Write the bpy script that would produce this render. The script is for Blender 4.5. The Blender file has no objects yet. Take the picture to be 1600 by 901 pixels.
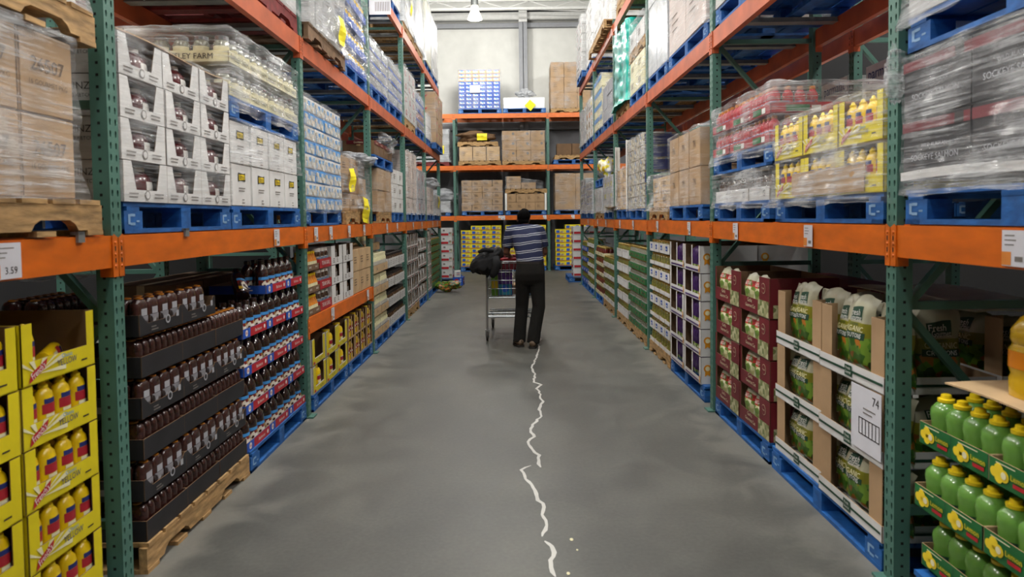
import bpy, bmesh, math, random
from mathutils import Vector, Matrix, noise
random.seed(7)
R = math.radians
SC = bpy.context.scene
COL = SC.collection

# ------------------------------------------------------------------ camera, world, lights, exposure
CAM_H = 1.62
FPX = 1045.0
cd = bpy.data.cameras.new('camera')
cam = bpy.data.objects.new('camera', cd)
COL.objects.link(cam)
cd.sensor_width = 36.0
cd.lens = FPX * 36.0 / 1600.0
cd.shift_y = -(450.5 - 380.0) / 1600.0
cd.clip_start = 0.05
pit, rol = .0388, .013
cam.matrix_world = (Matrix.Translation((0, 0, CAM_H)) @ Matrix.Rotation(R(90) - pit, 4, 'X') @ Matrix.Rotation(-rol, 4, 'Z'))
cd.dof.use_dof = True
cd.dof.focus_distance = 8.4
cd.dof.aperture_fstop = 3.5
SC.camera = cam
SC.view_settings.view_transform = 'Standard'
SC.view_settings.look = 'None'
SC.view_settings.gamma = 1.0
SC.view_settings.use_curve_mapping = False
SC.view_settings.exposure = -.08
wd = bpy.data.worlds.new('world'); SC.world = wd; wd.use_nodes = True
wd.node_tree.nodes['Background'].inputs[0].default_value = (.8, .85, 1, 1)
wd.node_tree.nodes['Background'].inputs[1].default_value = .03
SC.cycles.transparent_max_bounces = 10
SC.cycles.max_bounces = 6
LAMPS = [(-.92, 18.2, 6.95, 260), (-.3, 14.4, 8.3, 260), (-.1, 10.4, 8.3, 400), (-.1, 6.4, 8.3, 430), (-.1, 2.4, 8.3, 400), (-.1, -1.6, 8.3, 420)]
SIDE_LAMPS = [(s*5.3, y, 8.3, p) for s in (-1, 1) for y, p in ((-.5, 700), (4.0, 800), (8.5, 700), (13.0, 420))]
LAMP_COLOR = (1.0, .98, .935)

# ------------------------------------------------------------------ places
DL, DR, YB = 1.684, 1.638, 20.2           # rack faces: left, right, end rack
BAY = 2.605
YL0, YR0 = 2.85, 2.884                    # first posts
LV = [1.565, 3.095, 4.64]                 # beam tops
BH = .135

def srgb(h):
    if isinstance(h, str):
        h = h.lstrip('#'); c = [int(h[i:i+2], 16)/255 for i in (0, 2, 4)]
    else: c = [v/255 for v in h]
    return tuple(v/12.92 if v <= .04045 else ((v+.055)/1.055)**2.4 for v in c) + (1,)

# ------------------------------------------------------------------ materials
MATS = {}
def mat(name, col=None, rough=.6, metal=0, var=.12, scale=9, bump=0, spec=.5, trans=0, emit=None, estr=0, coat=0, stretch=(1, 1, 1)):
    if name in MATS: return MATS[name]
    m = bpy.data.materials.new(name); m.use_nodes = True; MATS[name] = m
    nt = m.node_tree; N, L = nt.nodes, nt.links
    b = N['Principled BSDF']
    c = srgb(col)
    b.inputs['Roughness'].default_value = rough
    b.inputs['Metallic'].default_value = metal
    b.inputs['Specular IOR Level'].default_value = spec
    b.inputs['Transmission Weight'].default_value = trans
    b.inputs['Coat Weight'].default_value = coat
    tc = N.new('ShaderNodeTexCoord'); mp = N.new('ShaderNodeMapping'); mp.inputs['Scale'].default_value = stretch
    L.new(tc.outputs['Object'], mp.inputs['Vector'])
    nz = N.new('ShaderNodeTexNoise'); nz.inputs['Scale'].default_value = scale; nz.inputs['Detail'].default_value = 4
    L.new(mp.outputs[0], nz.inputs['Vector'])
    rp = N.new('ShaderNodeValToRGB')
    rp.color_ramp.elements[0].position = .3; rp.color_ramp.elements[1].position = .75
    rp.color_ramp.elements[0].color = tuple(v*(1-var*1.6) for v in c[:3]) + (1,)
    rp.color_ramp.elements[1].color = tuple(min(1, v*(1+var)) for v in c[:3]) + (1,)
    L.new(nz.outputs['Fac'], rp.inputs['Fac']); L.new(rp.outputs['Color'], b.inputs['Base Color'])
    if bump:
        bp = N.new('ShaderNodeBump'); bp.inputs['Strength'].default_value = bump; bp.inputs['Distance'].default_value = .01
        L.new(nz.outputs['Fac'], bp.inputs['Height']); L.new(bp.outputs[0], b.inputs['Normal'])
    if emit:
        b.inputs['Emission Color'].default_value = srgb(emit); b.inputs['Emission Strength'].default_value = estr
    return m

mat('green_post', '#4c7568', .45, var=.10, scale=6)
mat('dark_hole', '#0b0d0c', .9)
mat('orange_beam', '#d9690c', .42, var=.14, scale=5, stretch=(1, 1, 3))
mat('orange_dirty', '#bd5c34', .5, var=.2, scale=4)
mat('galv', '#8a8d8c', .5, .5, var=.15)
mat('blue_pallet', '#1d5fa6', .6, var=.25, scale=14, bump=.3, stretch=(1, 1, 2))
mat('red_pallet', '#7c2626', .65, var=.25, scale=14, bump=.3)
mat('wood', '#b08c5c', .75, var=.3, scale=10, bump=.4, stretch=(1, 4, 4))
mat('wood_brown', '#80644a', .75, var=.25, scale=10, bump=.4)
mat('white_paint', '#d8d8d4', .6, var=.05)
mat('card', '#a98a66', .8, var=.1, scale=5, bump=.1)
mat('card_light', '#c4a57c', .8, var=.1, scale=5, bump=.1)
mat('card_dark', '#6d5238', .85, var=.12)
mat('card_white', '#d3d2d0', .65, var=.06)
mat('card_grey', '#a5a6ac', .65, var=.1)
mat('tape', '#b79b72', .3, var=.05)
mat('ink', '#2b2522', .6)
mat('ink_grey', '#77716c', .7)
mat('ink_brown', '#5b4632', .7)
mat('white', '#e8e6e0', .5, var=.04)
mat('cream', '#e2dcb4', .45, var=.06)
mat('black_card', '#1d1c20', .6, var=.2)
mat('yellow_card', '#d8c60e', .5, var=.06)
mat('yellow_plastic', '#ecc60e', .28, var=.06, coat=.3)
mat('yellow_cap', '#f2d321', .3, var=.03)
mat('red', '#b51c28', .5, var=.08)
mat('red_band', '#a8202c', .45)
mat('blue', '#1b4fb0', .5, var=.08)
mat('blue_light', '#3f8fd2', .5, var=.1)
mat('navy', '#1d2a6e', .5)
mat('maroon', '#6c1722', .5, var=.1)
mat('maroon_bottle', '#5c1016', .22, var=.15, coat=.4)
mat('brown_bottle', '#2f1913', .14, var=.2, coat=.7)
mat('brown_pack', '#3a1e1a', .25, var=.3, coat=.4, scale=30)
mat('amber', '#a8671c', .25, var=.1, coat=.4)
mat('orange_plastic', '#d9821a', .3, var=.05, coat=.3)
mat('juice', '#c8a01a', .15, var=.06, coat=.5)
mat('green_bottle', '#689a42', .22, var=.1, coat=.5)
mat('green_card', '#1f6b35', .5, var=.1)
mat('green_dark', '#17402c', .5, var=.1)
mat('lemon', '#f0d22a', .5)
mat('leaf', '#4f7a22', .5)
mat('olive_jar', '#7a7836', .15, var=.35, scale=60, coat=.6)
mat('pickle_jar', '#5f6a24', .15, var=.4, scale=60, coat=.6)
mat('red_jar', '#63180f', .15, var=.3, scale=50, coat=.6)
mat('brown_jar', '#46301c', .18, var=.3, scale=40, coat=.5)
mat('cream_jar', '#e3deb2', .25, var=.05, coat=.4)
mat('glass_jar', '#8a8a78', .08, var=.35, scale=50, coat=.8)
mat('gold_lid', '#c3a658', .3, .7)
mat('silver', '#b9bcc0', .25, .8)
mat('silver_film', '#c6cad0', .22, .35, var=.2, scale=6, bump=.4)
mat('purple', '#4d2577', .35, var=.3, scale=20, coat=.3)
mat('bag_cream', '#aeab92', .4, var=.1, scale=12, bump=.2)
mat('bag_olive', '#7c7a1c', .35, coat=.3)
mat('teal_film', '#25b3a3', .3, var=.12, scale=5, coat=.4, bump=.4)
mat('yellow_paper', '#f2e11a', .6, var=.03)
mat('tag_white', '#d5d5dc', .5, var=.03)
mat('tag_orange', '#e08a3a', .5)
mat('rosette', '#d89020', .5)
mat('chrome', '#a4a8aa', .38, .8, var=.05)
mat('rubber', '#2a2624', .7)
mat('black_cloth', '#101114', .85, var=.25, scale=14, bump=.4)
mat('trouser', '#12100c', .95, var=.25, scale=10, bump=.4)
mat('skin', '#6b4433', .5, var=.08)
mat('hair', '#060505', .9, var=.3, scale=60, bump=.3, spec=.1)
mat('faded_mark', '#86a9cc', .7, var=.2)
mat('shoe', '#6d5a46', .6)
mat('sole', '#2b2724', .8)
mat('lamp_glow', '#fff6e0', .4, emit='#fff2dc', estr=9)
mat('plastic_teal', '#1f7d95', .35, coat=.3)
mat('plastic_green', '#6fae2a', .35)
mat('white_film_solid', '#dfe1e2', .3, var=.1, scale=7, bump=.6, coat=.4)
mat('white_load', '#b4b3b0', .45, var=.1, scale=3, bump=.2)
mat('pink_load', '#d2c3bb', .5, var=.1, scale=3)
mat('grey_pack', '#a4a7ad', .3, var=.3, scale=12, coat=.4)

def film_mat(name, lo, hi, col='#f2f4f6', rough=.16):
    m = bpy.data.materials.new(name); m.use_nodes = True; MATS[name] = m
    nt = m.node_tree; N, L = nt.nodes, nt.links
    b = N['Principled BSDF']; out = N['Material Output']
    b.inputs['Base Color'].default_value = srgb(col); b.inputs['Roughness'].default_value = rough
    b.inputs['Specular IOR Level'].default_value = .8
    tr = N.new('ShaderNodeBsdfTransparent'); mx = N.new('ShaderNodeMixShader')
    tc = N.new('ShaderNodeTexCoord'); mp = N.new('ShaderNodeMapping')
    mp.inputs['Scale'].default_value = (1.3, 1.3, 30); mp.inputs['Rotation'].default_value = (.12, .18, 0)
    L.new(tc.outputs['Object'], mp.inputs['Vector'])
    nz = N.new('ShaderNodeTexNoise'); nz.inputs['Scale'].default_value = 2.2; nz.inputs['Detail'].default_value = 6; nz.inputs['Roughness'].default_value = .65
    nz.inputs['Distortion'].default_value = .4
    L.new(mp.outputs[0], nz.inputs['Vector'])
    n2 = N.new('ShaderNodeTexNoise'); n2.inputs['Scale'].default_value = 3.5; n2.inputs['Detail'].default_value = 5
    L.new(tc.outputs['Object'], n2.inputs['Vector'])
    ad = N.new('ShaderNodeMath'); ad.operation = 'MULTIPLY_ADD'; ad.inputs[1].default_value = .5
    L.new(n2.outputs['Fac'], ad.inputs[0]); 
    ml = N.new('ShaderNodeMath'); ml.operation = 'MULTIPLY'; ml.inputs[1].default_value = .5
    L.new(nz.outputs['Fac'], ml.inputs[0]); L.new(ml.outputs[0], ad.inputs[2])
    mr = N.new('ShaderNodeMapRange'); mr.inputs['From Min'].default_value = .45; mr.inputs['From Max'].default_value = .64  # whiter streaks: film folds, with bright highlights put into the opacity
    mr.inputs['To Min'].default_value = lo; mr.inputs['To Max'].default_value = hi
    L.new(ad.outputs[0], mr.inputs['Value'])
    L.new(mr.outputs[0], mx.inputs['Fac']); L.new(tr.outputs[0], mx.inputs[1]); L.new(b.outputs[0], mx.inputs[2])
    bp = N.new('ShaderNodeBump'); bp.inputs['Strength'].default_value = 1.0; bp.inputs['Distance'].default_value = .06
    L.new(ad.outputs[0], bp.inputs['Height']); L.new(bp.outputs[0], b.inputs['Normal'])
    L.new(mx.outputs[0], out.inputs['Surface'])
film_mat('film', .02, .34, rough=.1); film_mat('film_mid', .06, .58, rough=.12); film_mat('film_heavy', .40, .92, '#cdd0d4')

def patchy(name, cols, scale=28, rough=.4, coat=.3):
    m = bpy.data.materials.new(name); m.use_nodes = True; MATS[name] = m
    nt = m.node_tree; N, L = nt.nodes, nt.links; b = N['Principled BSDF']
    b.inputs['Roughness'].default_value = rough; b.inputs['Coat Weight'].default_value = coat
    tc = N.new('ShaderNodeTexCoord'); v = N.new('ShaderNodeTexVoronoi'); v.inputs['Scale'].default_value = scale
    sp = N.new('ShaderNodeSeparateColor'); rp = N.new('ShaderNodeValToRGB'); rp.color_ramp.interpolation = 'CONSTANT'
    L.new(tc.outputs['Object'], v.inputs['Vector']); L.new(v.outputs['Color'], sp.inputs[0]); L.new(sp.outputs[0], rp.inputs['Fac'])
    e = rp.color_ramp.elements
    e[0].color = srgb(cols[0]); e[1].position = 1/len(cols); e[1].color = srgb(cols[1])
    for i, c in enumerate(cols[2:], 2):
        x = e.new(i/len(cols)); x.color = srgb(c)
    L.new(rp.outputs[0], b.inputs['Base Color'])
patchy('salad', ['#2f5a14', '#4f7d1e', '#b06a1e', '#1f3a10', '#7a4a16', '#6b8f2c'], 34)
patchy('garlic', ['#c9c79a', '#6f8f3a', '#dedcc0', '#8fa85a', '#b3b07c'], 30)
patchy('garlic_print', ['#8f8f64', '#a9a67c', '#6f7a48', '#b8b58e'], 26, .5, 0)
patchy('label_mix', ['#b8b2a0', '#8f8468', '#c9c3b2', '#6b7f9a', '#a08a60'], 22, .5, 0)
patchy('bbq_label', ['#3a1414', '#7a1c1c', '#e0d8c8', '#c9a018', '#2a1010'], 45, .4)
patchy('wafer_label', ['#3d8fd0', '#cfd6d8', '#a8a08a', '#d8d0c0', '#7fa8c8'], 30, .4)
patchy('bagged', ['#e8d83a', '#d8d4c8', '#c9a820', '#efe9d0'], 14)
patchy('syrup_label', ['#4a4444', '#85858b', '#2a2222', '#9a9aa0', '#3a3030'], 50)
patchy('veg', ['#8a1c1c', '#b8322a', '#5c6a20', '#c8b080', '#701414'], 26)

# ------------------------------------------------------------------ mesh builder
_TXT = {}
def text_geo(s, size=1.0):
    if s not in _TXT:
        cu = bpy.data.curves.new('t', 'FONT'); cu.body = s; cu.size = 1; cu.resolution_u = 2; cu.align_x = 'CENTER'; cu.align_y = 'CENTER'
        ob = bpy.data.objects.new('t', cu)
        me = bpy.data.meshes.new_from_object(ob)
        _TXT[s] = ([(v.co.x, v.co.y) for v in me.vertices], [tuple(p.vertices) for p in me.polygons])
        bpy.data.objects.remove(ob); bpy.data.meshes.remove(me); bpy.data.curves.remove(cu)
    return _TXT[s]

class MB:
    def __init__(s): s.v = []; s.f = []; s.m = []; s.names = []
    def mi(s, m):
        if m not in s.names: s.names.append(m)
        return s.names.index(m)
    def add(s, vs, fs, m):
        o = len(s.v); s.v += [tuple(p) for p in vs]; k = s.mi(m)
        for f in fs: s.f.append(tuple(i+o for i in f)); s.m.append(k)
        return s
    def box(s, x0, x1, y0, y1, z0, z1, m, M=None, skip=''):
        vs = [Vector(p) for p in ((x0,y0,z0),(x1,y0,z0),(x1,y1,z0),(x0,y1,z0),(x0,y0,z1),(x1,y0,z1),(x1,y1,z1),(x0,y1,z1))]
        if M: vs = [M @ p for p in vs]
        fs = {'b': (3,2,1,0), 't': (4,5,6,7), 'f': (0,1,5,4), 'r': (1,2,6,5), 'k': (2,3,7,6), 'l': (3,0,4,7)}
        return s.add(vs, [f for k, f in fs.items() if k not in skip], m)
    def quad(s, a, b, c, d, m): return s.add([a, b, c, d], [(0,1,2,3)], m)
    def bar(s, p, q, w, h, m, up=(0,0,1)):
        p, q = Vector(p), Vector(q); d = q-p; L = d.length; d.normalize()
        u = Vector(up)
        if abs(d.dot(u)) > .99: u = Vector((1,0,0))
        sd = d.cross(u).normalized(); u = sd.cross(d)
        M = Matrix(((d.x, sd.x, u.x, p.x), (d.y, sd.y, u.y, p.y), (d.z, sd.z, u.z, p.z), (0,0,0,1)))
        return s.box(0, L, -w/2, w/2, -h/2, h/2, m, M)
    def tube(s, pts, r, m, n=8, cap=True):
        pts = [Vector(p) for p in pts]; rr = r if isinstance(r, (list, tuple)) else [r]*len(pts)
        vs, fs = [], []; pu = None
        for i, p in enumerate(pts):
            d = (pts[min(i+1, len(pts)-1)] - pts[max(i-1, 0)]).normalized()
            u = pu if pu is not None else (Vector((0,0,1)) if abs(d.z) < .9 else Vector((1,0,0)))
            sd = d.cross(u).normalized(); u = sd.cross(d); pu = u
            for k in range(n):
                a = 2*math.pi*k/n; vs.append(p + (sd*math.cos(a) + u*math.sin(a))*rr[i])
        for i in range(len(pts)-1):
            for k in range(n): fs.append((i*n+k, i*n+(k+1)%n, (i+1)*n+(k+1)%n, (i+1)*n+k))
        if cap: fs += [tuple(range(n))[::-1], tuple((len(pts)-1)*n+k for k in range(n))]
        return s.add(vs, fs, m)
    def lathe(s, prof, m, n=16, sx=1, sy=1, c=(0,0,0), a0=0, a1=360, cap=True, sq=0):
        full = (a1-a0) >= 360; k_n = n if full else n+1; vs, fs = [], []
        for r, z in prof:
            for k in range(k_n):
                a = R(a0 + (a1-a0)*k/n); ca, sa = math.cos(a), math.sin(a)
                if sq:
                    e = 2/(2+sq*4); ca = math.copysign(abs(ca)**e, ca); sa = math.copysign(abs(sa)**e, sa)
                vs.append((c[0]+r*sx*ca, c[1]+r*sy*sa, c[2]+z))
        for i in range(len(prof)-1):
            for k in range(n): 
                k2 = (k+1) % k_n
                fs.append((i*k_n+k, i*k_n+k2, (i+1)*k_n+k2, (i+1)*k_n+k))
        if cap and full: fs += [tuple(range(n))[::-1], tuple((len(prof)-1)*n+k for k in range(n))]
        return s.add(vs, fs, m)
    def face(s, which, w, d):
        e = .0015
        return {'F': lambda u, v, o=e: (u, -d/2-o, v), 'L': lambda u, v, o=e: (-w/2-o, -u, v), 'R': lambda u, v, o=e: (w/2+o, u, v),
                'K': lambda u, v, o=e: (-u, d/2+o, v)}[which]
    def rect(s, P, u0, u1, v0, v1, m, o=.0015): return s.add([P(u0,v0,o), P(u1,v0,o), P(u1,v1,o), P(u0,v1,o)], [(0,1,2,3)], m)
    def poly(s, P, pts, m, o=.0015): return s.add([P(u,v,o) for u, v in pts], [tuple(range(len(pts)))], m)
    def disc(s, P, u, v, r, m, o=.0015, n=14): return s.poly(P, [(u+r*math.cos(2*math.pi*k/n), v+r*math.sin(2*math.pi*k/n)) for k in range(n)], m, o)
    def text(s, P, t, u, v, size, m, o=.002, rot=0, sx=1, maxw=None):
        vs, fs = text_geo(t)
        if maxw:
            w = (max(p[0] for p in vs)-min(p[0] for p in vs))*size*sx
            if w > maxw: sx *= maxw/w
        c, n = math.cos(rot), math.sin(rot); out = []
        for x, y in vs:
            x, y = x*size*sx, y*size; out.append(P(u + x*c - y*n, v + x*n + y*c, o))
        return s.add(out, fs, m)
    def xf(s, M, start=0):
        for i in range(start, len(s.v)): s.v[i] = tuple(M @ Vector(s.v[i]))
        return s
    def build(s, name, smooth=False, angle=None):
        me = bpy.data.meshes.new(name); me.from_pydata(s.v, [], s.f)
        for n in s.names: me.materials.append(MATS[n])
        me.polygons.foreach_set('material_index', s.m)
        if smooth: me.polygons.foreach_set('use_smooth', [True]*len(s.f))
        me.update(); 
        if smooth and angle: me.set_sharp_from_angle(angle=R(angle))
        return me

ORD = ['first', 'second', 'third', 'fourth', 'fifth', 'sixth', 'seventh', 'eighth', 'ninth', 'tenth', 'eleventh', 'twelfth', 'thirteenth', 'fourteenth', 'fifteenth', 'sixteenth',
       'seventeenth', 'eighteenth', 'nineteenth', 'twentieth']
def rowname(i, n): return 'bottom' if i == 0 else 'top' if i == n-1 else ORD[i]
def colname(i, n): return '' if n == 1 else 'nearest' if i == 0 else 'farthest' if i == n-1 else ORD[i]

def tag(o, label, cat, group=None, kind=None):
    if label is not None:
        w = label.split(); 
        if len(w) > 16: print('LONG', len(w), label)
        o['label'] = label; o['category'] = cat
    if group: o['group'] = group
    if kind: o['kind'] = kind
    return o
def newobj(name, me, parent=None):
    o = bpy.data.objects.new(name, me); COL.objects.link(o)
    if parent: o.parent = parent
    return o
def struct(name, me):
    o = newobj(name, me); o['kind'] = 'structure'; return o
# a kind of thing: root mesh (or None) plus parts, parts may hold sub-parts
class Proto:
    def __init__(s, name, me=None, kids=(), w=0, d=0, h=0, contents=()):
        s.name, s.me, s.kids, s.w, s.d, s.h, s.contents = name, me, list(kids), w, d, h, list(contents)
def place(p, loc, rot=0, label=None, cat=None, group=None, tilt=(0, 0), scale=None):
    o = newobj(p.name, p.me)
    o.location = loc; o.rotation_euler = (tilt[0], tilt[1], rot)
    if scale: o.scale = scale
    for k in p.kids:
        c = newobj(k[0], k[1], o)
        for s_ in (k[2] if len(k) > 2 else ()): newobj(s_[0], s_[1], c)
    tag(o, label, cat, group); return o

ROT = {'L': R(90), 'R': R(-90), 'B': 0, 'N': 0}
def W(side, a, dep, z):
    if side == 'L': return Vector((-DL-dep, a, z))
    if side == 'R': return Vector((DR+dep, a, z))
    return Vector((a, YB+dep, z))
def local(side, x, y):           # local vector -> world vector
    return Vector((-y, x, 0)) if side == 'L' else Vector((y, -x, 0)) if side == 'R' else Vector((x, y, 0))
def near_first(side, lst): return sorted(lst, key=lambda c: (c[1][0] if side in 'LB' else -c[1][0], c[1][1]))

def put_contents(side, base, p, ctext, gtext, frac=1.0, rz=0):
    """the things that sit inside a tray or case, each one of its own; ctext says which tray"""
    front = near_first(side, [c for c in p.contents if c[3]])
    back = [c for c in p.contents if not c[3]]
    for i, c in enumerate(front):
        if frac < 1 and i/len(front) >= frac: continue
        cp, (x, y, z), r, _, nm, cat = c
        word = ORD[i] if len(front) > 1 else 'only'
        place(cp, base + local(side, x, y) + Vector((0, 0, z)), ROT[side] + r + rz, f'{word} {nm} {ctext}' if len(front) > 1 else f'{nm} {ctext}', cat, gtext)
    for i, c in enumerate(back):
        if frac < 1: continue
        cp, (x, y, z), r, _, nm, cat = c
        place(cp, base + local(side, x, y) + Vector((0, 0, z)), ROT[side] + r + rz, f'rear-row {nm} {ctext}', cat, gtext + ', rear row')

def grid(side, a0, a1, z, p, nc, nr, what, cat, where, group, deep=1, skip=(), frac=None, jit=.004, dep=.012, rowh=None, prow=None, fill=True, shift=None):
    """a block of like cases: nc along the rack, nr layers, deep rows into the rack (hidden inner ones left out)"""
    cw = (a1-a0)/nc; h = rowh or p.h; out = []
    for r in range(nr):
        pr = prow[r % len(prow)] if prow else p
        for c in range(nc):
            if (c, r) in skip: continue
            for k in range(deep):
                if k and not (r == nr-1 or c == 0 or (c, r+1) in skip): continue
                a = a0 + cw*(c+.5) + random.uniform(-jit, jit); dd = dep + pr.d*(k+.5) + random.uniform(-jit, jit) + (shift(c, r) if shift else 0)
                base = W(side, a, dd, z + r*h); rz = random.uniform(-.012, .012)
                rn, cn = rowname(r, nr), colname(c, nc)
                tail = ', behind' if k else ''
                lab = f'{what} {where}, ' + (f'{rn} layer' if nr > 1 else '') + (', ' if nr > 1 and cn else '') + (f'{cn} column' if cn else '')
                lab = lab.strip(' ,') + tail
                place(pr, base, ROT[side] + rz, lab, cat, group)
                if k == 0 and pr.contents:
                    f = 1.0
                    if frac and (c, r) in frac: f = frac[(c, r)]
                    if f > 0: put_contents(side, base, pr, f'{where}, ' + (f'{rn} layer' if nr > 1 else '') + (', ' if nr > 1 and cn else '') + (f'{cn} column' if cn else ''), f'{group} {rn} {cn} contents'.strip(), f, rz)
    return out
# ------------------------------------------------------------------ pallets
def pal_proto(w, kind, depth=1.02):
    key = ('pal', kind, round(w, 2), depth)
    if key not in _P:
        m = {'blue': 'blue_pallet', 'red': 'red_pallet', 'wood': 'wood', 'brown': 'wood_brown'}[kind]; H = .14; d = depth
        top = MB(); bot = MB(); n = 7
        for i in range(n):       # deck boards run along the face
            y = -d/2 + d*(i+.5)/n; bw = d/n*(.86 if i not in (0, n-1) else .96)
            top.box(-w/2, w/2, y-bw/2, y+bw/2, H-.02, H, m)
        kids = []
        if kind == 'blue':
            for i in (-1, 0, 1): bot.box(-w/2, w/2, i*(d/2-.05)-.05, i*(d/2-.05)+.05, 0, .02, m)
            for i in (-1, 1): bot.box(i*(w/2-.05)-.05, i*(w/2-.05)+.05, -d/2, d/2, .0, .019, m)
            for i in (-1, 0, 1): top.box(i*(w/2-.07)-.05, i*(w/2-.07)+.05, -d/2, d/2, H-.04, H-.0205, m)
            for i in (-1, 0, 1):
                for j in (-1, 0, 1):
                    b = MB(); bx = .145 if i else .1
                    cx, cy = i*(w/2-bx/2-.001), j*(d/2-.051)
                    b.box(cx-bx/2, cx+bx/2, cy-.05, cy+.05, .02, H-.04, m)
                    sk = ()
                    if j == -1 and i:       # white stencilled marks on the outer blocks
                        mk = MB(); P = lambda u, v, o=.0015: (cx+u, cy-.05-o, v)
                        for (u0, u1, v0, v1) in ((-.045, -.028, .04, .085), (-.028, .01, .075, .087), (-.028, .01, .036, .048), (.02, .045, .05, .058)):
                            mk.rect(P, u0, u1, v0, v1, 'faded_mark')
                        sk = (('stencil_mark', mk.build('stencil_mark')),)
                    kids.append(('block', b.build('block'), sk))
        else:
            for i in (-1, 0, 1):     # notched stringers along the face
                s = MB(); y = i*(d/2-.022)
                pts = [(-w/2, .02), (-w/2+.15, .02), (-w/2+.17, .045), (-w/2+.20, .06), (-w/2+.36, .06), (-w/2+.39, .045), (-w/2+.41, .02),
                       (w/2-.41, .02), (w/2-.39, .045), (w/2-.36, .06), (w/2-.20, .06), (w/2-.17, .045), (w/2-.15, .02), (w/2, .02), (w/2, H-.02), (-w/2, H-.02)]
                nn = len(pts); s.add([(x, y-.019, zz) for x, zz in pts] + [(x, y+.019, zz) for x, zz in pts],
                      [tuple(range(nn)), tuple(range(nn, 2*nn))[::-1]] + [(k, k+nn, (k+1) % nn+nn, (k+1) % nn) for k in range(nn)], m)
                kids.append(('stringer', s.build('stringer')))
            for i in range(5):
                x = -w/2+.05+(w-.1)*i/4; bot.box(x-.05 if i else x-.05, x+.05, -d/2, d/2, 0, .02, m)
            top = MB()
            for i in range(8):
                x = -w/2 + w*(i+.5)/8; bw = w/8*.82; top.box(x-bw/2, x+bw/2, -d/2, d/2, H-.02, H, m)
        kids.append(('top_deck', top.build('top_deck'))); kids.append(('bottom_deck', bot.build('bottom_deck')))
        _P[key] = Proto('pallet', None, kids, w, d, H)
    return _P[key]
def pallet(side, a0, a1, z, kind, label, group='pallets', depth=1.02, dep=0.0, tilt=(0, 0)):
    p = pal_proto(a1-a0, kind, depth)
    o = place(p, W(side, (a0+a1)/2, dep+depth/2+.008, z), ROT[side]+random.uniform(-.006, .006), label, 'pallet', group, tilt)
    return z + .14
_P = {}

# ------------------------------------------------------------------ cases
def lines(m, P, u0, u1, v, n, dv, ink='ink_grey', h=.006):
    for i in range(n):
        k = random.uniform(.55, 1); m.rect(P, u0, u0+(u1-u0)*k, v-i*dv, v-i*dv+h, ink)
def carton(name, w, d, h, body='card', deco=None, tape=True):
    """closed box: slightly bowed walls, top flaps with a seam, tape, printing"""
    m = MB(); g = .002; b = .006
    m.box(-w/2+g+b, w/2-g-b, -d/2+g, d/2-g, b, h-g-.002, body); m.box(-w/2+g, w/2-g, -d/2+g+b, d/2-g-b, b, h-g-.002, body); m.box(-w/2+g+b, w/2-g-b, -d/2+g+b, d/2-g-b, .001, h-g, body)
    if tape:
        m.box(-w/2+g+.01, w/2-g-.01, -.025, .025, h-g-.0005, h-g+.0006, 'tape')
        for k in ('L', 'R'):
            P = m.face(k, w-2*g, d); m.rect(P, -.025, .025, h-.07, h-.004, 'tape', .0008)
    if deco: deco(m, w, d, h)
    return Proto(name, m.build(name), (), w, d, h)
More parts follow.
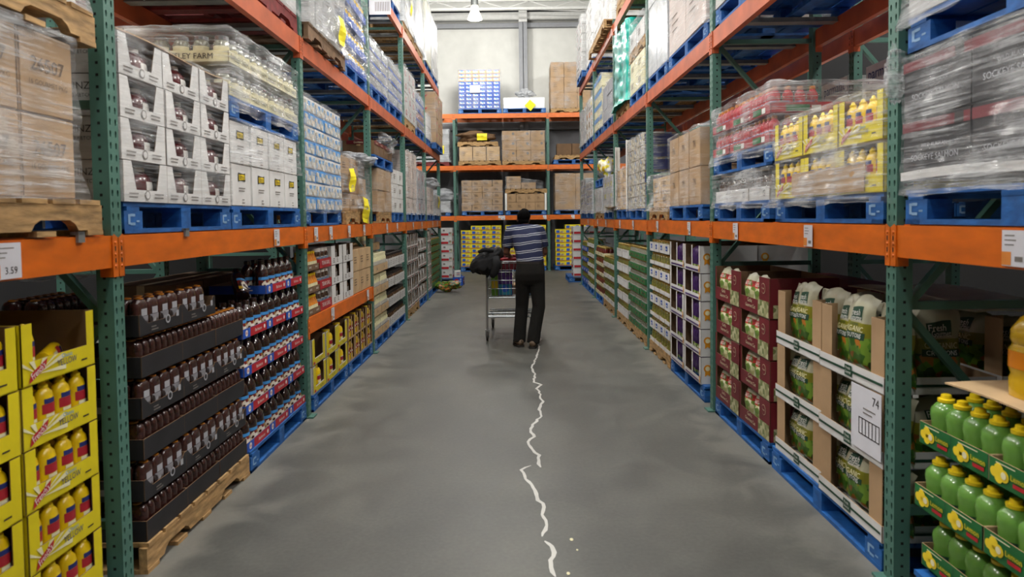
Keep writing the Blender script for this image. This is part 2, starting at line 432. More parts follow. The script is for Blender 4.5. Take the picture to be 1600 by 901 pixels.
def tray(name, w, d, h_front, h_side, mo, mi='card_dark', lm=0, rm=0, hc=None, trap=0, mid=0, deco=None, contents=(), h=None, back=None, side_cut=False, roof=False, dip=None, kids=()):
    """open case: low front wall between corner panels, side and back walls; trap slants the cut-out, mid leaves a centre post, dip hollows the front edge"""
    m = MB(); t = .004; g = .0015; x0, x1, y0, y1 = -w/2+g, w/2-g, -d/2+g, d/2-g; hc = hc or h_side
    m.box(x0, x1, y0, y1, .001, .004, mo)
    def wall(pts, axis):       # pts in (u,z), wall thickness t inward
        n = len(pts)
        if axis == 'F': f = lambda u, z, o: (u, y0+o, z)
        if axis == 'K': f = lambda u, z, o: (-u, y1-o, z)
        if axis == 'L': f = lambda u, z, o: (x0+o, -u, z)
        if axis == 'R': f = lambda u, z, o: (x1-o, u, z)
        m.add([f(u, z, 0) for u, z in pts], [tuple(range(n))], mo)
        m.add([f(u, z, t) for u, z in pts], [tuple(range(n))[::-1]], mi)
        m.add([f(u, z, 0) for u, z in pts] + [f(u, z, t) for u, z in pts], [(k, k+n, (k+1) % n+n, (k+1) % n) for k in range(n)], mi)
    if dip:
        pts = [(x0, .002), (x1, .002), (x1, h_side), (x1-.02, h_side), (x1-.045, h_front+.01), (x1-.07, h_front), (x0+.07, h_front), (x0+.045, h_front+.01), (x0+.02, h_side), (x0, h_side)]
        n = len(pts); wall(pts[:2] + [(x1, h_front), (x0, h_front)], 'F')
        wall([(x1-.07, h_front), (x1, h_front), (x1, h_side), (x1-.02, h_side), (x1-.045, h_front+.02)], 'F'); wall([(x0, h_front), (x0+.07, h_front), (x0+.045, h_front+.02), (x0+.02, h_side), (x0, h_side)], 'F')
    else:
        wall([(x0, .002), (x1, .002), (x1, h_front), (x0, h_front)], 'F')
        if lm: wall([(x0, h_front), (x0+lm+trap, h_front), (x0+lm, hc), (x0, hc)], 'F')
        if rm: wall([(x1-rm-trap, h_front), (x1, h_front), (x1, hc), (x1-rm, hc)], 'F')
        if mid: wall([(-mid/2, h_front), (mid/2, h_front), (mid/2, hc), (-mid/2, hc)], 'F')
    for a in 'LR':
        if side_cut: wall([(y0, .002), (y1, .002), (y1, h_side), (y0, h_front)] if a == 'R' else [(-y1, .002), (-y0, .002), (-y0, h_front), (-y1, h_side)], a)
        else: wall([(-d/2+g, .002), (d/2-g, .002), (d/2-g, h_side), (-d/2+g, h_side)], a)
    hb = back or h_side; wall([(x0, .002), (x1, .002), (x1, hb), (x0, hb)], 'K')
    if roof: m.box(x0, x1, y0, y1, h_side-.004, h_side, mo)
    if deco: deco(m, w, d, h or h_side)
    return Proto(name, m.build(name), kids, w, d, h or h_side, contents)

# ------------------------------------------------------------------ bottles, jars, bags
def row_of(p, w, d, n, z, nm, cat, front_rows=1, back_rows=1, sp=None, inset=.012, rot=0):
    """n bottles side by side along the front, more rows behind"""
    out = []; sp = sp or (w-2*inset)/n; dd = p.d
    for r in range(front_rows+back_rows):
        for i in range(n):
            out.append((p, ((i-(n-1)/2)*sp, -d/2+inset+dd/2+r*dd*1.04, z), rot, r < front_rows, nm, cat))
    return out
def bottle(name, body_prof, m, cap_prof=None, mc=None, lab=None, sx=1, sy=1, n=16, parts=True, sq=0, ring=None):
    """lab: list of (z0,z1,radius factor,material,half angle)"""
    b = MB(); b.lathe(body_prof, m, n, sx, sy, sq=sq); kids = []
    lm = MB() if parts else b; cm = MB() if parts else b
    def rad(z):
        for (r0, z0), (r1, z1) in zip(body_prof, body_prof[1:]):
            if z0 <= z <= z1 and z1 > z0: return r0+(r1-r0)*(z-z0)/(z1-z0)
        return body_prof[0][0]
    for (z0, z1, ml, ha) in (lab or ()):
        st = 4; pr = [(rad(z0+(z1-z0)*i/st)+.0012, z0+(z1-z0)*i/st) for i in range(st+1)]
        lm.lathe(pr, ml, max(6, n), sx, sy, a0=270-ha, a1=270+ha, cap=False, sq=sq)
    if cap_prof: cm.lathe(cap_prof, mc, n, 1, 1)
    if parts:
        if cap_prof: kids.append(('cap', cm.build('cap', True, 40)))
        if lab: kids.append(('label', lm.build('label', True, 40)))
    R_ = max(r for r, z in body_prof)
    return Proto(name, b.build(name, True, 40), kids, 2*R_*sx, 2*R_*sy, max(z for r, z in (cap_prof or body_prof)))

mustard = bottle('mustard_bottle', [(.032, 0), (.041, .004), (.042, .05), (.041, .12), (.040, .148), (.034, .168), (.022, .180), (.015, .185)], 'yellow_plastic',
                 [(.016, .183), (.016, .194), (.010, .198), (.007, .208), (.004, .210)], 'yellow_cap',
                 [(.128, .146, 'navy', 38), (.092, .127, 'red_band', 50), (.050, .090, 'cream', 30)], 1, .68)
mustard_lying = mustard
big_mustard = bottle('mustard_jug', [(.060, 0), (.070, .006), (.072, .04), (.070, .10), (.072, .15), (.060, .178), (.034, .192), (.03, .196)], 'yellow_plastic',
                 [(.036, .192), (.037, .214), (.034, .217)], 'yellow_cap', [(.085, .118, 'red_band', 40), (.118, .128, 'cream', 35), (.055, .080, 'cream', 30)], 1, .85)
salad_jug = bottle('dressing_jug', [(.055, 0), (.062, .006), (.062, .06), (.060, .12), (.062, .155), (.048, .18), (.03, .192)], 'yellow_plastic',
                 [(.032, .19), (.033, .212), (.03, .215)], 'yellow_cap', [(.07, .125, 'red_band', 70), (.085, .102, 'white', 40)])
syrup = bottle('syrup_bottle', [(.040, 0), (.046, .006), (.048, .06), (.048, .12), (.045, .142), (.036, .158), (.02, .166)], 'brown_pack',
               [(.021, .164), (.020, .170), (.010, .173)], 'amber', [(.012, .048, 'label_mix', 22), (.088, .12, 'card_grey', 18), (.05, .086, 'syrup_label', 45)], 1, .55, sq=.3)
bbq = bottle('barbecue_bottle', [(.050, 0), (.054, .006), (.055, .09), (.052, .118), (.053, .145), (.043, .172), (.026, .192), (.021, .2)], 'brown_bottle',
             [(.022, .198), (.023, .222), (.019, .225)], 'brown_bottle', [(.092, .112, 'blue_light', 88), (.018, .092, 'bbq_label', 88), (.045, .070, 'white', 30)], 1.05, .85)
sauce = bottle('table_sauce_bottle', [(.027, 0), (.029, .004), (.029, .08), (.022, .10), (.012, .125), (.011, .14)], 'orange_plastic',
               [(.012, .138), (.012, .155), (.01, .157)], 'yellow_cap', [(.02, .075, 'cream', 50)], parts=False, n=10)
lemon_b = bottle('citrus_juice_bottle', [(.046, 0), (.052, .006), (.053, .05), (.051, .09), (.056, .125), (.052, .148), (.036, .168), (.022, .178)], 'green_bottle',
               [(.030, .176), (.031, .188), (.020, .191), (.018, .205), (.012, .208)], 'yellow_cap', [(.02, .07, 'green_dark', 60), (.03, .055, 'lemon', 30)], n=20)
juice = bottle('orange_drink_bottle', [(.060, 0), (.069, .008), (.070, .06), (.065, .075), (.070, .09), (.070, .15), (.062, .165), (.068, .18), (.066, .21), (.045, .245), (.026, .262), (.024, .27)], 'juice',
               [(.029, .266), (.029, .288), (.026, .29)], 'white', [(.095, .147, 'orange_plastic', 90)], n=24, sq=.15)
juice.kids.append(('neck_ring', MB().lathe([(.030, .255), (.034, .258), (.034, .264), (.030, .266)], 'orange_plastic', 20).build('neck_ring', True, 40)))
def jar(name, r, h, m, lid, labm=None, parts=False, n=12):
    return bottle(name, [(r*.9, 0), (r, .004), (r, h*.72), (r*.78, h*.84), (r*.76, h*.86)], m, [(r*.84, h*.85), (r*.85, h), (r*.8, h+.002)], lid, [(h*.15, h*.6, labm, 80)] if labm else None, parts=parts, n=n)
cream_j = jar('cream_dressing_bottle', .042, .235, 'cream_jar', 'cream', 'label_mix')
pickle = jar('pickled_vegetable_jar', .040, .135, 'pickle_jar', 'gold_lid')
olive_s = jar('olive_jar', .045, .12, 'olive_jar', 'gold_lid')
caper = jar('artichoke_jar', .046, .13, 'olive_jar', 'gold_lid')
redj = jar('red_pepper_jar', .046, .16, 'red_jar', 'gold_lid')
palej = jar('pale_vegetable_jar', .045, .15, 'glass_jar', 'gold_lid', 'label_mix')
darkj = jar('dark_sauce_jar', .055, .19, 'brown_jar', 'ink', 'ink_grey')
farmj = jar('pickle_jar', .048, .155, 'glass_jar', 'silver', 'cream', n=16)
ketch = bottle('ketchup_jug', [(.075, 0), (.083, .008), (.085, .08), (.076, .115), (.05, .138), (.034, .146)], 'maroon_bottle', [(.036, .144), (.036, .162), (.03, .164)], 'white', [(.055, .095, 'white', 18)], 1, .8, n=18)
brownj = bottle('iced_tea_bottle', [(.035, 0), (.038, .004), (.038, .08), (.03, .12), (.016, .15), (.015, .16)], 'brown_bottle', [(.017, .158), (.017, .172), (.015, .174)], 'ink', [(.03, .08, 'amber', 80)], parts=False, n=10)
redb = bottle('fruit_drink_bottle', [(.032, 0), (.036, .005), (.036, .06), (.03, .075), (.034, .09), (.032, .12), (.017, .145), (.015, .15)], 'red', [(.018, .148), (.018, .166), (.015, .168)], 'orange_plastic', [(.03, .075, 'purple', 85)], parts=False, n=10)
nutj = jar('peanut_jar', .05, .17, 'brown_jar', 'white', 'label_mix')

def bag(name, w, h, t, zones, texts=(), logo=None, lean=.0, fold=.06, bands=()):
    """pillow bag: two bulged sheets, crimped wavy top; zones [(z0,z1,material)]"""
    def y(u, v):
        a = max(0, 1-(2*u/w)**2); b = max(0, min(1, v/(h*.12)))*max(0, min(1, (h-v)/(h*.42)))
        b = min(1, b)
        return -(t/2)*(a**.45)*(b**.6)
    def pos(u, v, s, o=0):
        ww = 1-.10*math.sin(math.pi*min(1, v/h)) ; wob = .006*math.sin(v*31+u*9) + .004*math.sin(u*60)
        top = max(0, v/h-.75)*4
        return (u*ww, s*(y(u, v) if s > 0 else y(u, v)) - s*o + wob + lean*top*top*.5, v + .010*top*math.sin(u*28+1))
    m = MB(); nu, nv = 12, 20
    for s in (1, -1):
        for (z0, z1, mt) in zones:
            k = max(2, int(nv*(z1-z0)/h)); vs, fs = [], []
            for j in range(k+1):
                for i in range(nu+1): vs.append(pos(-w/2+w*i/nu, z0+(z1-z0)*j/k, s))
            for j in range(k):
                for i in range(nu):
                    q = (j*(nu+1)+i, j*(nu+1)+i+1, (j+1)*(nu+1)+i+1, (j+1)*(nu+1)+i); fs.append(q if s > 0 else q[::-1])
            m.add(vs, fs, mt)
    P = lambda u, v, o=.002: pos(u, v, 1, o)
    lg = MB()
    if logo:
        z0, z1, u0, u1, mt = logo; k = 6
        vs = [P(u0+(u1-u0)*i/k, z0+(z1-z0)*j/3+(.01*i/k), .0015) for j in range(4) for i in range(k+1)]
        lg.add(vs, [(j*(k+1)+i, j*(k+1)+i+1, (j+1)*(k+1)+i+1, (j+1)*(k+1)+i) for j in range(3) for i in range(k)], mt)
    for (z0, z1, hw, mt) in bands:
        k = 8; vs = [P(-hw+2*hw*i/k, z0+(z1-z0)*j/2, .0015) for j in range(3) for i in range(k+1)]
        lg.add(vs, [(j*(k+1)+i, j*(k+1)+i+1, (j+1)*(k+1)+i+1, (j+1)*(k+1)+i) for j in range(2) for i in range(k)], mt)
    for (s, u, v, size, mt, mw) in texts: lg.text(lambda a, b, o=.003: P(a, b, o), s, u, v, size, mt, .003, maxw=mw)
    return Proto(name, m.build(name, True, 60), [('printed_front', lg.build('printed_front'))] if lg.v else [], w, t, h)
def crouton_bag(s): return bag('crouton_bag', .24, .375*s, .10, [(0, .175*s, 'salad'), (.175*s, .245*s, 'bag_olive'), (.245*s, .375*s, 'bag_cream')],
    [('Fresh', -.01, .292*s, .04, 'white', .09), ('Gourmet', .005, .266*s, .04, 'white', .095), ('SEASONED', 0, .236*s, .014, 'green_dark', .1), ('ORGANIC', 0, .213*s, .036, 'cream', .17), ('CROUTONS', .0, .180*s, .030, 'white', .15)],
    (.250*s, .315*s, -.058, .056, 'green_dark'), .05, bands=((.163*s, .197*s, .092, 'green_dark'),))
crouton, crouton_top = crouton_bag(.78), crouton_bag(.97)
garlicb = bag('caesar_crouton_bag', .20, .25, .08, [(0, .165, 'garlic'), (.165, .205, 'veg'), (.205, .25, 'bag_cream')], [('CAESAR', 0, .186, .03, 'white', .12)], None, .02)
purpleb = bag('purple_snack_bag', .13, .21, .06, [(0, .05, 'garlic'), (.05, .14, 'purple'), (.14, .21, 'purple')], [], None, .05)

# ------------------------------------------------------------------ decorated cases
def deco_mustard(m, w, d, h):
    P = m.face('F', w, d); c = (-w/2+.075, .035)
    for k in range(7):
        a = R(-8+k*26); a2 = a+R(10); L = .10
        pts = [c] + [(c[0]+L*1.5*math.cos(x), c[1]+L*math.sin(x)) for x in (a, a2)]
        pts = [(max(-w/2+.002, min(w/2, u)), max(.002, min(.085, v))) for u, v in pts]
        m.poly(P, pts, 'cream')
    m.poly(P, [(-w/2+.03, .008), (-w/2+.115, .05), (-w/2+.125, .082), (-w/2+.04, .042)], 'red', .002)
    m.text(P, "French's", -w/2+.077, .045, .036, 'white', .003, R(27), maxw=.075)
    m.text(P, 'Classic', .03, .072, .022, 'blue_light', .002); m.text(P, 'YELLOW', .03, .048, .034, 'navy', .002, maxw=.11)
    lines(m, P, w/2-.09, w/2-.04, .03, 1, .01, 'ink')
    for k in 'LR':
        Q = m.face(k, w, d); m.text(Q, 'Classic', 0, .16, .03, 'blue_light'); m.text(Q, 'YELLOW', 0, .12, .05, 'navy', maxw=.2)
        m.rect(Q, .12, .15, .12, .16, 'white')
p_mustard_tray = tray('mustard_case', .405, .42, .085, .218, 'yellow_card', 'card_dark', .055, .05, deco=deco_mustard, h=.222,
                      contents=row_of(mustard, .405, .42, 4, .004, 'mustard bottle', 'bottle', 1, 1, sp=.092))
def deco_syrup(m, w, d, h):
    for k in 'F':
        P = m.face(k, w, d); m.disc(P, .05, .05, .022, 'card_grey'); m.disc(P, .05, .05, .014, 'black_card', .002)
        m.rect(P, .13, .155, .05, .08, 'card_grey'); lines(m, P, -.1, -.03, .03, 2, .014)
    for k in 'LR': P = m.face(k, w, d); m.rect(P, -.05, .03, .03, .06, 'ink_grey')
def side_syrups(w, d, n):       # bottles that show at both ends of the tray as well
    return [(syrup, (sx*(w/2-.035), -d/2+.1+i*.1, .004), R(90)*sx*-1, True, 'brown syrup bottle', 'bottle') for sx in (-1, 1) for i in range(1, n)]
p_syrup_wide = tray('syrup_tray', .393, .40, .055, .10, 'black_card', 'card_dark', dip=1, deco=deco_syrup, h=.191,
                    contents=row_of(syrup, .393, .4, 4, .004, 'brown syrup bottle', 'bottle', 1, 1, inset=.01))
_c = [(syrup, ((i-3)*.054, -.2+.012+.05, .004), R(90), True, 'brown syrup bottle', 'bottle') for i in range(7)] + [(syrup, ((i-3)*.054, -.2+.012+.155, .004), R(90), False, 'brown syrup bottle', 'bottle') for i in range(7)]
p_syrup_narrow = tray('syrup_tray', .393, .40, .098, .098, 'black_card', 'card_dark', deco=None, h=.191, contents=_c)
def deco_bbq(m, w, d, h):
    P = m.face('F', w, d); m.rect(P, -w/2+.002, -w/2+.12, .001, .062, 'blue'); m.rect(P, -w/2+.12, w/2-.002, .001, .058, 'red')
    m.disc(P, -w/2+.06, .031, .021, 'white', .002); m.text(P, 'BBQ', -w/2+.06, .031, .022, 'red', .003, maxw=.035); m.text(P, 'Barbecue', .05, .03, .03, 'white', .003, maxw=.15)
    m.disc(P, w/2-.04, .031, .014, 'white', .002)
    for k in 'LR': Q = m.face(k, w, d); m.disc(Q, 0, .03, .022, 'white'); lines(m, Q, .05, .12, .04, 2, .016, 'white')
p_bbq = tray('barbecue_sauce_tray', .40, .40, .06, .06, 'blue', 'card', deco=deco_bbq, h=.243,
             contents=row_of(bbq, .4, .4, 3, .004, 'barbecue sauce bottle', 'bottle', 1, 1, sp=.128))
def deco_fm(m, w, d, h):
    P = m.face('F', w, d)
    m.rect(P, -w/2+.012, -w/2+.075, .01, h-.012, 'yellow_card'); m.rect(P, w/2-.075, w/2-.012, .01, h-.012, 'yellow_card'); m.rect(P, -w/2+.075, w/2-.075, .01, .055, 'yellow_card')
    m.rect(P, -w/2+.075, w/2-.075, .055, .062, 'white', .0018)
    m.rect(P, -w/2+.03, -w/2+.075, .012, .034, 'red', .003); m.text(P, 'YELLOW', .04, .032, .026, 'green_dark', .003, maxw=.16)
p_fmcase = tray('mustard_jug_case', .40, .36, .062, .232, 'card_white', 'card_dark', .075, .075, deco=deco_fm, h=.236, contents=[(big_mustard, (.02, -.117, .004), 0, True, 'yellow mustard jug', 'jug')])
p_brownjug = tray('dressing_jug_case', .29, .34, .022, .232, 'card', 'card_dark', .03, .03, mid=.03, h=.236, contents=[(salad_jug, (x, -.1, .004), 0, True, 'red-labelled dressing jug', 'jug') for x in (-.066, .066)])
def deco_sauce(m, w, d, h): P = m.face('F', w, d); m.text(P, 'SAUCE', -.09, .03, .022, 'white', maxw=.07); m.text(P, 'SAUCE', .09, .03, .022, 'white', maxw=.07)
p_sauce = tray('table_sauce_tray', .36, .36, .055, .055, 'card_dark', 'card_dark', deco=deco_sauce, h=.187, contents=row_of(sauce, .36, .36, 6, .004, 'table sauce bottle', 'bottle', 1, 1))
def deco_maroon(m, w, d, h):
    P = m.face('F', w, d); m.text(P, 'TEXAS GRILL', 0, .045, .05, 'white', maxw=w*.7)
p_maroon = tray('maroon_sauce_case', .38, .36, .085, .085, 'red_band', 'card_dark', deco=deco_maroon, h=.187, contents=row_of(nutj, .38, .36, 3, .004, 'brown sauce jar', 'jar', 1, 1))
def deco_wht(m, w, d, h):
    P = m.face('F', w, d)
    for u in (-.11, .02): lines(m, P, u-.03, u+.04, .055, 3, .016, 'ink_grey', .009)
    for k in 'LR': lines(m, m.face(k, w, d), -.1, .1, .12, 3, .03, 'ink_grey', .01)
p_whitejar = tray('white_jar_case', .41, .36, .07, .183, 'card_white', 'card_dark', .14, .12, trap=.0, deco=deco_wht, h=.187, contents=[(darkj, (.0, -.122, .004), 0, True, 'dark sauce jar', 'jar')])
def deco_cardlines(m, w, d, h):
    for k in 'FLR':
        P = m.face(k, w, d); lines(m, P, -w*.3, w*.1, h*.62, 3, h*.12, 'ink_brown', .008)
def stencil(big, small=None, ink='ink_brown'):
    def f(m, w, d, h):
        for k in 'FLR':
            P = m.face(k, w, d); m.text(P, big, 0, h*.6, h*.24, ink, maxw=w*.8)
            if small: m.text(P, small, 0, h*.38, h*.09, ink, maxw=w*.7)
    return f
def deco_creamtray(m, w, d, h): P = m.face('F', w, d); m.disc(P, 0, .05, .018, 'ink_grey'); 
p_cream = tray('cream_dressing_tray', .475, .36, .10, .10, 'card_light', 'card', deco=deco_creamtray, h=.268, contents=row_of(cream_j, .475, .36, 5, .004, 'cream dressing bottle', 'bottle', 1, 1))
def deco_wb(m, w, d, h): 
    P = m.face('F', w, d)
    for i in range(3): u = (i-1)*w/3; lines(m, P, u-.05, u+.03, .09, 3, .025, 'ink_grey', .009); m.rect(P, u+w/6-.002, u+w/6+.002, 0, .128, 'card_grey')
p_whitebrown = tray('jar_tray_with_white_front', .45, .36, .13, .13, 'card_white', 'card_dark', deco=deco_wb, h=.268, contents=row_of(darkj, .45, .36, 4, .004, 'brown jar', 'jar', 1, 1))
def deco_red(m, w, d, h): P = m.face('F', w, d); m.rect(P, -w/2+.02, w/2-.1, .012, .034, 'ink_grey'); m.rect(P, w/2-.08, w/2-.03, .012, .045, 'red')
p_disp = tray('white_display_case', .42, .36, .06, .24, 'card_white', 'card_dark', .04, .04, mid=.04, deco=deco_red, h=.245, contents=[(darkj, (x, -.122, .004), 0, True, 'dark jar', 'jar') for x in (-.1, .1)])
def deco_gt(m, w, d, h):
    P = m.face('F', w, d); m.disc(P, -.06, .04, .014, 'red'); m.disc(P, .1, .04, .014, 'red')
    m.rect(P, -.02, .06, .03, .05, 'green_dark')
p_green = tray('green_jar_tray', .40, .36, .08, .08, 'green_card', 'green_dark', deco=deco_gt, h=.153, contents=row_of(palej, .40, .36, 4, .004, 'jar of pale vegetables', 'jar', 1, 1))
p_green_b = tray('green_jar_tray', .58, .36, .10, .10, 'green_card', 'green_dark', deco=deco_gt, h=.153, contents=row_of(olive_s, .58, .36, 5, .004, 'olive jar', 'jar', 1, 0))
def deco_bw(m, w, d, h):
    P = m.face('F', w, d)
    for u in (-.12, 0, .12): m.rect(P, u-.012, u+.012, .09, .115, 'ink'); m.rect(P, u+.056, u+.06, 0, .12, 'card_grey')
p_white5 = tray('white_jar_tray', .48, .36, .125, .125, 'card_white', 'card', deco=deco_bw, h=.215, contents=row_of(jar('olive_jar', .045, .20, 'olive_jar', 'gold_lid'), .48, .36, 5, .004, 'olive jar', 'jar', 1, 1))
def deco_bluelogo(m, w, d, h): P = m.face('F', w, d); m.rect(P, -.05, .03, .035, .085, 'blue'); m.rect(P, -.04, .02, .05, .06, 'white', .002)
p_wlogo = tray('white_jar_tray', .25, .36, .105, .105, 'card_white', 'card', deco=deco_bluelogo, h=.152, contents=row_of(caper, .25, .36, 2, .004, 'artichoke jar', 'jar', 1, 1))
p_wlow = tray('low_jar_tray', .25, .36, .045, .045, 'card_white', 'card', deco=None, h=.152, contents=row_of(caper, .25, .36, 2, .004, 'artichoke jar', 'jar', 1, 1))
p_creamtray = tray('cream_jar_tray', .42, .36, .065, .065, 'cream', 'card', deco=lambda m, w, d, h: lines(m, m.face('F', w, d), -.12, .1, .045, 2, .02, 'ink_grey'), h=.185, contents=row_of(redj, .42, .36, 4, .004, 'red pepper jar', 'jar', 1, 1))
p_whitetray = tray('white_jar_tray', .42, .36, .08, .08, 'card_white', 'card', deco=deco_bw and (lambda m, w, d, h: lines(m, m.face('F', w, d), -.12, .1, .055, 2, .02, 'ink_grey')), h=.20, contents=row_of(jar('green_olive_jar', .046, .17, 'pickle_jar', 'gold_lid'), .42, .36, 4, .004, 'green olive jar', 'jar', 1, 1))
p_bluetray = tray('blue_jar_tray', .42, .36, .10, .10, 'blue', 'navy', deco=lambda m, w, d, h: m.rect(m.face('F', w, d), -.05, .05, .03, .075, 'white'), h=.235, contents=row_of(jar('green_olive_jar', .046, .20, 'pickle_jar', 'gold_lid'), .42, .36, 4, .004, 'green olive jar', 'jar', 1, 1))
def deco_purple(m, w, d, h):
    P = m.face('F', w, d); m.rect(P, -w/2+.06, w/2-.06, .014, .03, 'purple'); 
    for k in 'FLR':
        Q = m.face(k, w if k == 'F' else w, d); u = (w/2-.03) if k == 'F' else (-.19 if k == 'R' else .19); v = .05 if k == 'F' else .14; r = .022 if k == 'F' else .035
        m.disc(Q, u, v, r, 'rosette', .003); m.disc(Q, u, v, r*.6, 'cream', .004, 10)
        m.poly(Q, [(u-r*.6, v-r*.5), (u+r*.6, v-r*.5), (u+r*.7, v-r*2), (u, v-r*1.5), (u-r*.7, v-r*2)], 'rosette', .0025)
p_purple = tray('white_bag_display_case', .56, .5, .055, .238, 'card_white', 'card_dark', .05, .05, mid=.035, deco=deco_purple, h=.244,
                contents=[(purpleb, (x, -.17, .006), 0, True, 'purple snack bag', 'bag') for x in (-.18, -.07, .07, .18)])
def deco_crouton(m, w, d, h):
    P = m.face('F', w, d); m.rect(P, -w/2+.01, w/2-.01, .035, .047, 'green_dark'); m.rect(P, -.035, .035, .015, .068, 'green_dark', .0025); m.text(P, 'Fresh', 0, .053, .02, 'white', .004, maxw=.05); m.text(P, 'Gourmet', 0, .033, .02, 'white', .004, maxw=.055)
    for k in 'LR': Q = m.face(k, w, d); m.rect(Q, -d/2+.03, d/2-.03, .035, .047, 'green_dark')
def crouton_tray(w, crouton):
    pil = []
    for i, x in enumerate((-w/2+.07, w/2-.07)):
        b = MB(); b.box(x-.055, x+.055, -.242, -.238, .004, .332, 'card'); b.box(x-.055, x-.051, -.238, -.16, .004, .332, 'card'); pil.append(('cardboard_corner_post', b.build('cardboard_corner_post')))
    cs = [(crouton, (-.01, -.175, .04), 0, True, 'organic crouton bag', 'bag'), (crouton, (w/2-.10, -.18+.04, .03), R(6), True, 'organic crouton bag', 'bag'),
          (crouton, (-w/2+.12, -.14, .02), R(-8), True, 'organic crouton bag', 'bag'), (crouton, (.02, -.06, .006), R(4), False, 'organic crouton bag', 'bag'),
          (crouton, (w/2-.075, .02, .006), R(90), False, 'organic crouton bag', 'bag')]
    return tray('crouton_tray', w, .5, .078, .078, 'card_white', 'card', deco=deco_crouton, h=.335, contents=cs, kids=pil)
p_crouton, p_crouton_top = crouton_tray(.63, crouton), crouton_tray(.63, crouton_top)
def deco_garlic(m, w, d, h):
    P = m.face('F', w, d); w2 = w/2
    m.rect(P, w2-.20, w2-.01, .004, .11, 'garlic_print'); m.text(P, 'Garlic', -.07, .082, .038, 'cream', .002, R(0), maxw=.16); m.text(P, 'Gourmet Cut', -.06, .045, .034, 'cream', .002, maxw=.2)
    m.disc(P, w2-.10, .19, .035, 'cream', .002); m.disc(P, w2-.10, .19, .032, 'maroon', .003); m.text(P, 'Fresh', w2-.10, .19, .018, 'cream', .004, maxw=.05)
    for k in 'LR': Q = m.face(k, w, d); lines(m, Q, -.06, .06, .18, 3, .03, 'cream', .007); m.rect(Q, -.2, -.05, .004, .09, 'garlic_print')
p_garlic = tray('maroon_crouton_case', .57, .45, .10, .262, 'maroon', 'card_dark', .03, .18, deco=deco_garlic, h=.266,
                contents=[(garlicb, (x, -.17, .006), 0, True, 'caesar crouton bag', 'bag') for x in (-.17, .02)])
def deco_lemon(m, w, d, h):
    P = m.face('F', w, d)
    for c in (-w/4, w/4):
        for (x, y, r) in ((-.055, .058, .022), (-.03, .042, .022), (-.055, .03, .02), (-.078, .044, .018)):
            m.disc(P, c+x+.01, y, r, 'lemon', .0015+abs(x)*.01, 12)
        m.disc(P, c-.02, .044, .013, 'cream', .004, 10); m.rect(P, c+.012, c+.085, .038, .058, 'leaf', .002)
        m.text(P, 'Lemon', c+.048, .05, .028, 'lemon', .003, maxw=.075); m.rect(P, c+.02, c+.08, .02, .034, 'red', .002); lines(m, P, c-.06, c+.07, .078, 1, .01, 'cream', .004)
        m.rect(P, c+w/4-.002, c+w/4+.001, 0, .088, 'green_dark', .002)
p_lemon = tray('citrus_juice_tray', .40, .40, .09, .09, 'green_card', 'card', deco=deco_lemon, h=.255, contents=row_of(lemon_b, .4, .4, 4, .004, 'green citrus juice bottle', 'bottle', 1, 1, sp=.098, inset=.02))
def deco_ketchup(m, w, d, h):
    P = m.face('F', w, d); lines(m, P, -.15, -.05, .035, 2, .016); m.disc(P, .0, .033, .022, 'ink_grey'); m.disc(P, 0, .033, .016, 'card_white', .002); lines(m, P, .06, .15, .035, 2, .016)
    for k in 'LR': Q = m.face(k, w, d); m.text(Q, 'HEINZ', 0, .13, .045, 'ink'); m.text(Q, 'TOMATO KETCHUP', 0, .09, .022, 'ink')
p_ketch = tray('ketchup_case', .375, .38, .055, .182, 'card_white', 'card_dark', .065, .065, trap=.035, deco=deco_ketchup, h=.185, contents=[(ketch, (x, -.09, .004), 0, True, 'red ketchup jug', 'jug') for x in (-.072, .085)])
def deco_fallme(m, w, d, h):
    P = m.face('F', w, d); m.poly(P, [(-.055, h*.58), (-.02, h*.62), (.055, h*.60), (.055, h*.80), (.02, h*.78), (-.055, h*.80)], 'ink')
    m.poly(P, [(-.045, h*.62), (.045, h*.64), (.045, h*.76), (-.045, h*.76)], 'lemon', .002); m.text(P, 'filtrol', 0, h*.695, .045, 'ink', .003, maxw=.075)
    m.rect(P, -.05, .05, h*.42, h*.445, 'ink_grey'); m.rect(P, -.05, .04, h*.36, h*.38, 'ink_grey'); lines(m, P, .0, .05, h*.15, 3, .02)
p_fall = carton('white_oil_carton', .31, .38, .262, 'card_white', deco_fallme, tape=False)
def deco_farm(m, w, d, h):
    for k in 'FLRK': P = m.face(k, w, d); m.text(P, 'PAISLEY FARM', 0, .033, .048, 'ink', maxw=.85*(w if k in 'FK' else d)); 
def farm_tray(w, d):
    cs = []
    nx, ny = 3, int(d/.11)
    for i in range(nx):
        for j in range(ny):
            if j == 0 or i in (0, nx-1): cs.append((farmj, (-w/2+w*(i+.5)/nx, -d/2+d*(j+.5)/ny, .004), R(-90) if i == 0 else R(90) if i == nx-1 and j else 0, True, 'pickle jar', 'jar'))
    return tray('pickle_jar_tray', w, d, .068, .068, 'cream', 'card', deco=deco_farm, h=.20, contents=cs)
p_farm = farm_tray(.32, .49)
def deco_wafer(m, w, d, h):
    P = m.face('F', w, d); 
    for i in range(3): u = -w/2+.02+i*(w-.02)/3; m.rect(P, u, u+(w-.05)/3, .012, h-.022, 'wafer_label')
    for k in 'LR': Q = m.face(k, w, d); m.rect(Q, -d/2+.02, -.02, .012, h-.02, 'wafer_label'); m.rect(Q, 0, d/2-.02, .02, h-.03, 'veg')
p_wafer = carton('blue_and_white_can_case', .29, .36, .117, 'blue_light', deco_wafer, tape=False)
p_wafer_w = carton('blue_and_white_can_case', .29, .36, .117, 'card_white', deco_wafer, tape=False)
